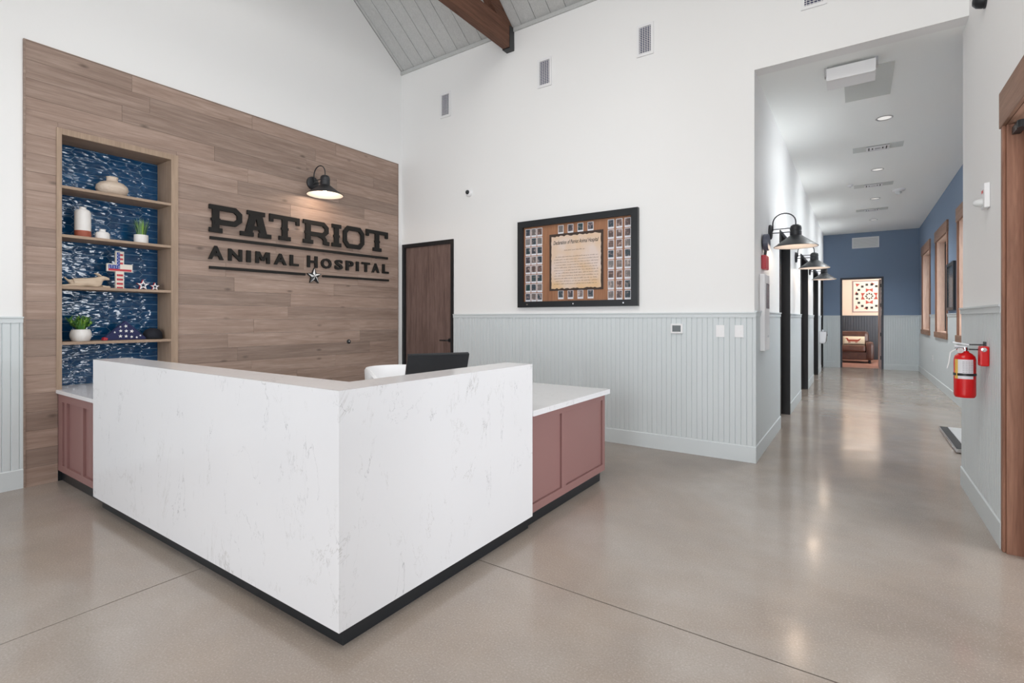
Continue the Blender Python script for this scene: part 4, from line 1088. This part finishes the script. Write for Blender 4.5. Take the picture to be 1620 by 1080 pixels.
MB().prism([(-.01, 1.158), (.055, 1.166), (.055, 1.178), (-.01, 1.172)], lambda u, z: (ec[0]-u-.0, ec[1]-.009, z), lambda u, z: (ec[0]-u, ec[1]+.009, z)).build('carry_handle', M['steel'], fex)
MB().prism([(-.02, 1.178), (.065, 1.196), (.065, 1.203), (-.02, 1.188)], lambda u, z: (ec[0]-u+.0, ec[1]-.008, z), lambda u, z: (ec[0]-u, ec[1]+.008, z)).build('lever', M['steel'], fex)
MB().tube([(ec[0]-.045, ec[1]-.02, 1.155), (ec[0]-.078, ec[1]-.03, 1.13), (ec[0]-.086, ec[1]-.03, 1.06), (ec[0]-.095, ec[1]-.03, 1.02)], .0035, 8).build('pull_tie', M['white_plastic'], fex)
MB().box(RX-.016, RX-.010, -.70, -.62, 1.10, 1.205).box(ec[0]+.02, RX-.016, -.675, -.645, 1.148, 1.156).box(ec[0]+.02, RX-.016, -.675, -.645, 1.18, 1.188).build('wall_bracket', M['black_metal'], fex)
rb = thing('red_wall_box', (RX-.02, -.78, 1.05), 'small red box with round key lock on the panelling beside the extinguisher', 'box')
MB().box(RX-.056, RX-.010, -.80, -.715, 1.05, 1.18).build('body', M['red'], rb, bevel=.010)
MB().lathe([(.014, 0), (.014, -.005), (.006, -.006), (0, -.006)], (RX-.037, -.80, 1.158), 'y', 16).build('lock', M['chrome'], rb)
ns = thing('notification_strobe', (RX, -.70, 2.08), 'white wall strobe with red lettering and clear lens, high on the right wall', 'strobe')
MB().box(RX-.030, RX-.001, -.76, -.645, 2.085, 2.245).build('plate', M['white_plastic'], ns, bevel=.006)
MB().lathe([(.027, 0), (.027, -.012), (.021, -.034), (.010, -.046), (0, -.048)], (RX-.030, -.70, 2.125), 'x', 20).build('lens', M['lens_glass'], ns)
def fns(u, v, w): return (RX-.0305-w, u, v)
text_on(lambda u, v, w: (RX-.0305-w, -.702-u, v), 'FIRE', -.030, .030, 2.185, 2.205, .0006, depth=.1, bold=.02).build('lettering', M['red'], ns)
dc2 = thing('dark_dome_camera', (RX, -.62, 3.47), 'black dome camera at the very top of the right wall', 'camera')
MB().lathe([(.05, 0), (.05, -.02), (.04, -.05), (.02, -.068), (0, -.07)], (RX-.001, -.62, 3.50), 'x', 24).build('housing', M['black_plastic'], dc2)
MB().lathe([(.054, 0), (.054, -.008), (.05, -.010)], (RX-.001, -.62, 3.50), 'x', 24).build('collar', M['dark_metal'], dc2)

# ---------------------------------------------------------------- hall: scale, picture, ceiling things, wall vent
sc_ = thing('floor_scale', (6.58, 2.2, 0), 'low veterinary floor scale with white tread plate and black rim, beside the right wall corner', 'scale')
sx0, sx1, sy0_, sy1_ = 6.34, 6.81, 1.52, 2.82
MB().box(sx0, sx1, sy0_, sy1_, .008, .045).build('frame', M['steel'], sc_, bevel=.003)
MB().box(sx0+.006, sx1-.006, sy0_+.02, sy1_-.02, .045, .049).build('rubber_rim', M['mat_rubber'], sc_)
MB().box(sx0+.075, sx1-.03, sy0_+.06, sy1_-.06, .049, .056).build('platform', M['tread'], sc_, bevel=.002)
MB().box(sx0-.004, sx0, 1.75, 2.25, .014, .036).build('carry_grip', M['chrome'], sc_)
for a, b in ((sx0+.04, sy0_+.05), (sx1-.04, sy0_+.05), (sx0+.04, sy1_-.05), (sx1-.04, sy1_-.05)): MB().cyl((a, b, 0), .02, 0, .008, 'z', 12).build('foot', M['mat_rubber'], sc_)
ap = thing('framed_artwork', (HR, 6.02, 1.51), 'dark framed picture on the blue wall between two cedar windows', 'framed picture')
pa, pb, pc, pd = 5.60, 6.38, 1.50, 2.30
mb = MB()
for a, b, c, d in ((pa, pb, pd-.05, pd), (pa, pb, pc, pc+.05), (pa, pa+.05, pc+.05, pd-.05), (pb-.05, pb, pc+.05, pd-.05)): mb.box(HR-.035, HR-.001, a, b, c, d)
mb.build('frame', M['black_plastic'], ap)
MB().box(HR-.018, HR-.001, pa+.05, pb-.05, pc+.05, pd-.05).build('artwork', M['dark_art'], ap)
ou = thing('power_outlet', (HR, 8.55, .46), 'small white power outlet low on the far right hall wall', 'outlet')
MB().box(HR-.018, HR-.010, 8.51, 8.59, .46, .58).build('plate', M['white_plastic'], ou, bevel=.002)
MB().box(HR-.020, HR-.018, 8.535, 8.565, .48, .51).box(HR-.020, HR-.018, 8.535, 8.565, .53, .56).build('socket', M['steel'], ou)
rv = thing('return_vent', (5.69, HY, 3.28), 'wide white return vent high on the blue end wall', 'vent')
mb = MB()
for a, b, c, d in ((5.39, 5.995, 3.545, 3.57), (5.39, 5.995, 3.275, 3.30), (5.39, 5.415, 3.30, 3.545), (5.97, 5.995, 3.30, 3.545)): mb.box(a, b, HY-.014, HY-.001, c, d)
mb.build('frame', M['white_plastic'], rv); MB().box(5.415, 5.97, HY-.004, HY-.001, 3.30, 3.545).build('backing', M['ceiling_plate'], rv)
for k in range(12): MB().box(5.415, 5.97, HY-.012, HY-.005, 3.308+k*.0205, 3.317+k*.0205).build('slat', M['white_plastic'], rv)
# recessed lights
LN = ['nearest', 'second', 'third', 'farthest']
first = None
for i, (x, y) in enumerate(((5.777, 2.10), (5.775, 4.57), (5.80, 6.9), (5.83, 9.5))):
    lb = '%s round recessed downlight along the hallway ceiling' % LN[i]
    if first is None:
        t = thing('recessed_light', (x, y, HZ), lb, 'ceiling light', 'recessed lights in the hall ceiling'); first = t
        MB().lathe([(.085, 0), (.085, -.006), (.074, -.008), (.066, -.002), (.066, 0)], (x, y, HZ-.0005), 'z', 32).build('trim_ring', M['steel'], t)
        MB().lathe([(0, -.002), (.066, -.002)], (x, y, HZ-.0005), 'z', 28).build('diffuser', M['downlight'], t)
        l = bpy.data.lights.new('downlight_glow', 'SPOT'); l.energy = 230; l.spot_size = radians(125); l.spot_blend = .8; l.color = (.95, .99, 1); l.shadow_soft_size = .14
        lo = bpy.data.objects.new('downlight_glow', l); COL.objects.link(lo); lo.parent = t; lo.location = (0, 0, -.03)
    else: copy_tree(first, (x, y, HZ), None, lb)
# ceiling diffusers on grey plates
first = None
for i, (x, y) in enumerate(((5.745, 3.30), (5.745, 5.66), (5.77, 8.1))):
    lb = ['nearest', 'middle', 'farthest'][i]+' ceiling air diffuser on a wide grey plate along the hallway'
    if first is None:
        t = thing('ceiling_diffuser', (x, y, HZ), lb, 'vent', 'air diffusers in the hall ceiling'); first = t
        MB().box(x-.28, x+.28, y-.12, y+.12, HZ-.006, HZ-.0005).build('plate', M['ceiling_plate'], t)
        mb = MB()
        for s, e in ((.13, .105), (.09, .065), (.05, .03)):
            for a, b, c, d in ((x-s, x+s, y+e*.8, y+s*.8), (x-s, x+s, y-s*.8, y-e*.8), (x-s, x-e, y-e*.8, y+e*.8), (x+e, x+s, y-e*.8, y+e*.8)): mb.box(a, b, c, d, HZ-.020, HZ-.012)
        mb.build('louvre', M['white_plastic'], t)
        MB().box(x-.128, x+.128, y-.10, y+.10, HZ-.012, HZ-.006).build('duct_shadow', mat('duct_dark', (.05, .05, .05), .8), t)
    else: copy_tree(first, (x, y, HZ), None, lb)
# ceiling strobe, sensor, hanging box unit, painted shadow of the unit
cs = thing('ceiling_strobe', (6.13, 6.3, HZ), 'white ceiling strobe with clear lens, right of the hallway diffusers', 'strobe')
MB().lathe([(.10, 0), (.10, -.02), (.085, -.035), (.05, -.04), (0, -.04)], (6.13, 6.3, HZ-.0005), 'z', 28).build('base', M['white_plastic'], cs)
MB().lathe([(.05, -.04), (.045, -.07), (.02, -.09), (0, -.092)], (6.13, 6.3, HZ), 'z', 20).build('lens', M['lens_glass'], cs)
sn = thing('ceiling_sensor', (5.41, 5.45, HZ), 'small white ceiling sensor left of the hallway diffusers', 'sensor')
MB().lathe([(.045, 0), (.045, -.015), (.03, -.03), (0, -.034)], (5.41, 5.45, HZ-.0005), 'z', 20).build('body', M['white_plastic'], sn)
MB().lathe([(.014, -.03), (.008, -.042), (0, -.043)], (5.41, 5.45, HZ), 'z', 14).build('lens', M['steel'], sn)
hb = thing('ceiling_unit', (5.44, .42, 3.46), 'white boxy unit hung from the hallway ceiling just inside the opening', 'ceiling unit')
MB().prism([(.30, 3.565), (.46, 3.535), (.50, 3.545), (.50, 3.675), (.30, 3.675)], lambda y, z: (5.28, y, z), lambda y, z: (5.655, y, z)).build('housing', M['white_plastic'], hb, bevel=.006)
MB().box(5.29, 5.645, .285, .31, 3.553, 3.565).build('lower_lip', M['white_plastic'], hb, bevel=.002)
for x in (5.275, 5.660): MB().box(x-.012, x+.012, .34, .40, 3.62, HZ-.001).build('bracket', M['steel'], hb)
ac = thing('unit_shadow_patch', (5.62, 1.0, HZ-.01), 'pale grey patch painted on the ceiling as the shadow of the hanging unit', 'panel')
MB().box(5.41, 5.80, .52, 1.34, HZ-.005, HZ-.0005).build('panel', M['ceiling_plate'], ac)  # thin grey sheet standing in for the shadow cast by the hanging unit

# ---------------------------------------------------------------- far room: armchair, pillow, quilt
al = thing('leather_armchair', (5.42, 13.7, 0), 'brown leather armchair in the room beyond the end doorway', 'armchair')
def soft(name, b, parent, m_, r=.05):
    return MB().box(*b).build(name, m_, parent, bevel=r)
AX0, AX1, AY = 4.70, 5.92, 13.40
soft('base', (AX0+.10, AX1-.05, AY+.03, AY+.85, .10, .34), al, M['leather'], .03)
soft('seat_cushion', (AX0+.18, AX1-.20, AY, AY+.70, .34, .54), al, M['leather'], .06)
soft('backrest', (AX0+.10, AX1-.12, AY+.62, AY+.90, .40, .96), al, M['leather'], .09)
soft('arm', (AX1-.20, AX1, AY, AY+.85, .10, .64), al, M['leather'], .07)
soft('arm', (AX0, AX0+.20, AY, AY+.85, .10, .64), al, M['leather'], .07)
for x in (AX0+.1, AX1-.1):
    for y in (AY+.1, AY+.78): MB().cyl((x, y, 0), .03, 0, .10, 'z', 12).build('leg', M['black_plastic'], al)
pw_ = thing('dog_print_pillow', (5.41, AY+.45, .545), 'cream lumbar pillow with a rust red dog print on the leather armchair', 'pillow')
mb = MB(); nx_, nz_ = 18, 10; X0, X1, Z0, Z1 = 5.13, 5.70, .545, .80
def puff(i, j): u = 2*i/nx_-1; v = 2*j/nz_-1; return .07*((1-u**4)*(1-v**4))**.5+.002
def lean(z): return AY+.40+(z-.545)*.45
vs = []
for sd_ in (-1, 1):
    for j in range(nz_+1):
        for i in range(nx_+1):
            zz = Z0+(Z1-Z0)*j/nz_; vs.append((X0+(X1-X0)*i/nx_, lean(zz)+sd_*puff(i, j), zz))
K = (nx_+1)*(nz_+1)
fs = [(s*K+j*(nx_+1)+i, s*K+j*(nx_+1)+i+1, s*K+(j+1)*(nx_+1)+i+1, s*K+(j+1)*(nx_+1)+i) for s in (0, 1) for j in range(nz_) for i in range(nx_)]
mb.add(vs, fs, True).build('cover', M['pillow'], pw_)
def fpi(u, v): 
    i = (u-X0)/(X1-X0)*nx_; j = (v-Z0)/(Z1-Z0)*nz_; return (u, lean(v)-puff(i, j)-.004, v)
mb = MB()
def blob(pts): 
    mb.add([fpi(*p) for p in pts]+[(fpi(*p)[0], fpi(*p)[1]+.003, fpi(*p)[2]) for p in pts], [tuple(range(len(pts)))])
for i in range(8): a = 5.27+i*.03; blob([(a, .645), (a+.031, .645), (a+.031, .705), (a, .705)])
blob([(5.25, .66), (5.28, .65), (5.28, .72), (5.25, .755), (5.20, .75), (5.19, .735), (5.23, .72)])
blob([(5.51, .645), (5.55, .66), (5.60, .73), (5.59, .74), (5.51, .70)])
for a in (5.28, 5.31, 5.46, 5.49): blob([(a, .60), (a+.018, .60), (a+.018, .65), (a, .65)])
mb.build('dog_print', M['rust'], pw_)
qt = thing('wall_quilt', (5.83, fy1, 1.52), 'cream quilt with dark squares and red triangles on the far room wall', 'quilt')
qx0, qx1, qz0, qz1 = 5.37, 6.30, 1.565, 2.62
MB().box(qx0, qx1, fy1-.02, fy1-.002, qz0, qz1).build('border', mat('mauve_fabric', (.32, .20, .19), .9), qt)
MB().box(qx0+.03, qx1-.03, fy1-.026, fy1-.02, qz0+.03, qz1-.03).build('cloth', mat('cream_fabric', (.72, .62, .52), .9), qt)
cx_, cz_ = 5.835, 2.10
dk = MB(); rd = MB()
def fq(u, v): return (u, fy1-.0265, v)
for k in range(16):
    a = 2*pi*k/16+pi/16; r = .36; u, v = cx_+r*cos(a)*.95, cz_+r*sin(a)*1.08
    dk.prism([(u-.036, v-.036), (u+.036, v-.036), (u+.036, v+.036), (u-.036, v+.036)], lambda a, b: (a, fy1-.026, b), lambda a, b: (a, fy1-.0285, b))
for k in range(8):
    a = 2*pi*k/8; u, v = cx_+.085*cos(a), cz_+.085*sin(a)
    dk.prism([(u-.033, v), (u, v-.033), (u+.033, v), (u, v+.033)], lambda a, b: (a, fy1-.026, b), lambda a, b: (a, fy1-.0285, b))
for k in range(4):
    a = pi*k/2; c_, s_ = cos(a), sin(a)
    for p in ([(.12, .10), (.20, -.02), (.24, .10)], [(.12, -.10), (.24, -.10), (.20, .02)], [(.30, .36), (.40, .40), (.38, .27)], [(.37, -.16), (.42, -.05), (.33, -.08)]):
        rd.prism([(cx_+(x*c_-y*s_)*.95, cz_+(x*s_+y*c_)*1.08) for x, y in p], lambda a, b: (a, fy1-.026, b), lambda a, b: (a, fy1-.0285, b))
dk.build('dark_patches', M['ink'], qt)['kind'] = 'stuff'; rd.build('red_patches', mat('rust_fabric', (.38, .07, .05), .9), qt)['kind'] = 'stuff'
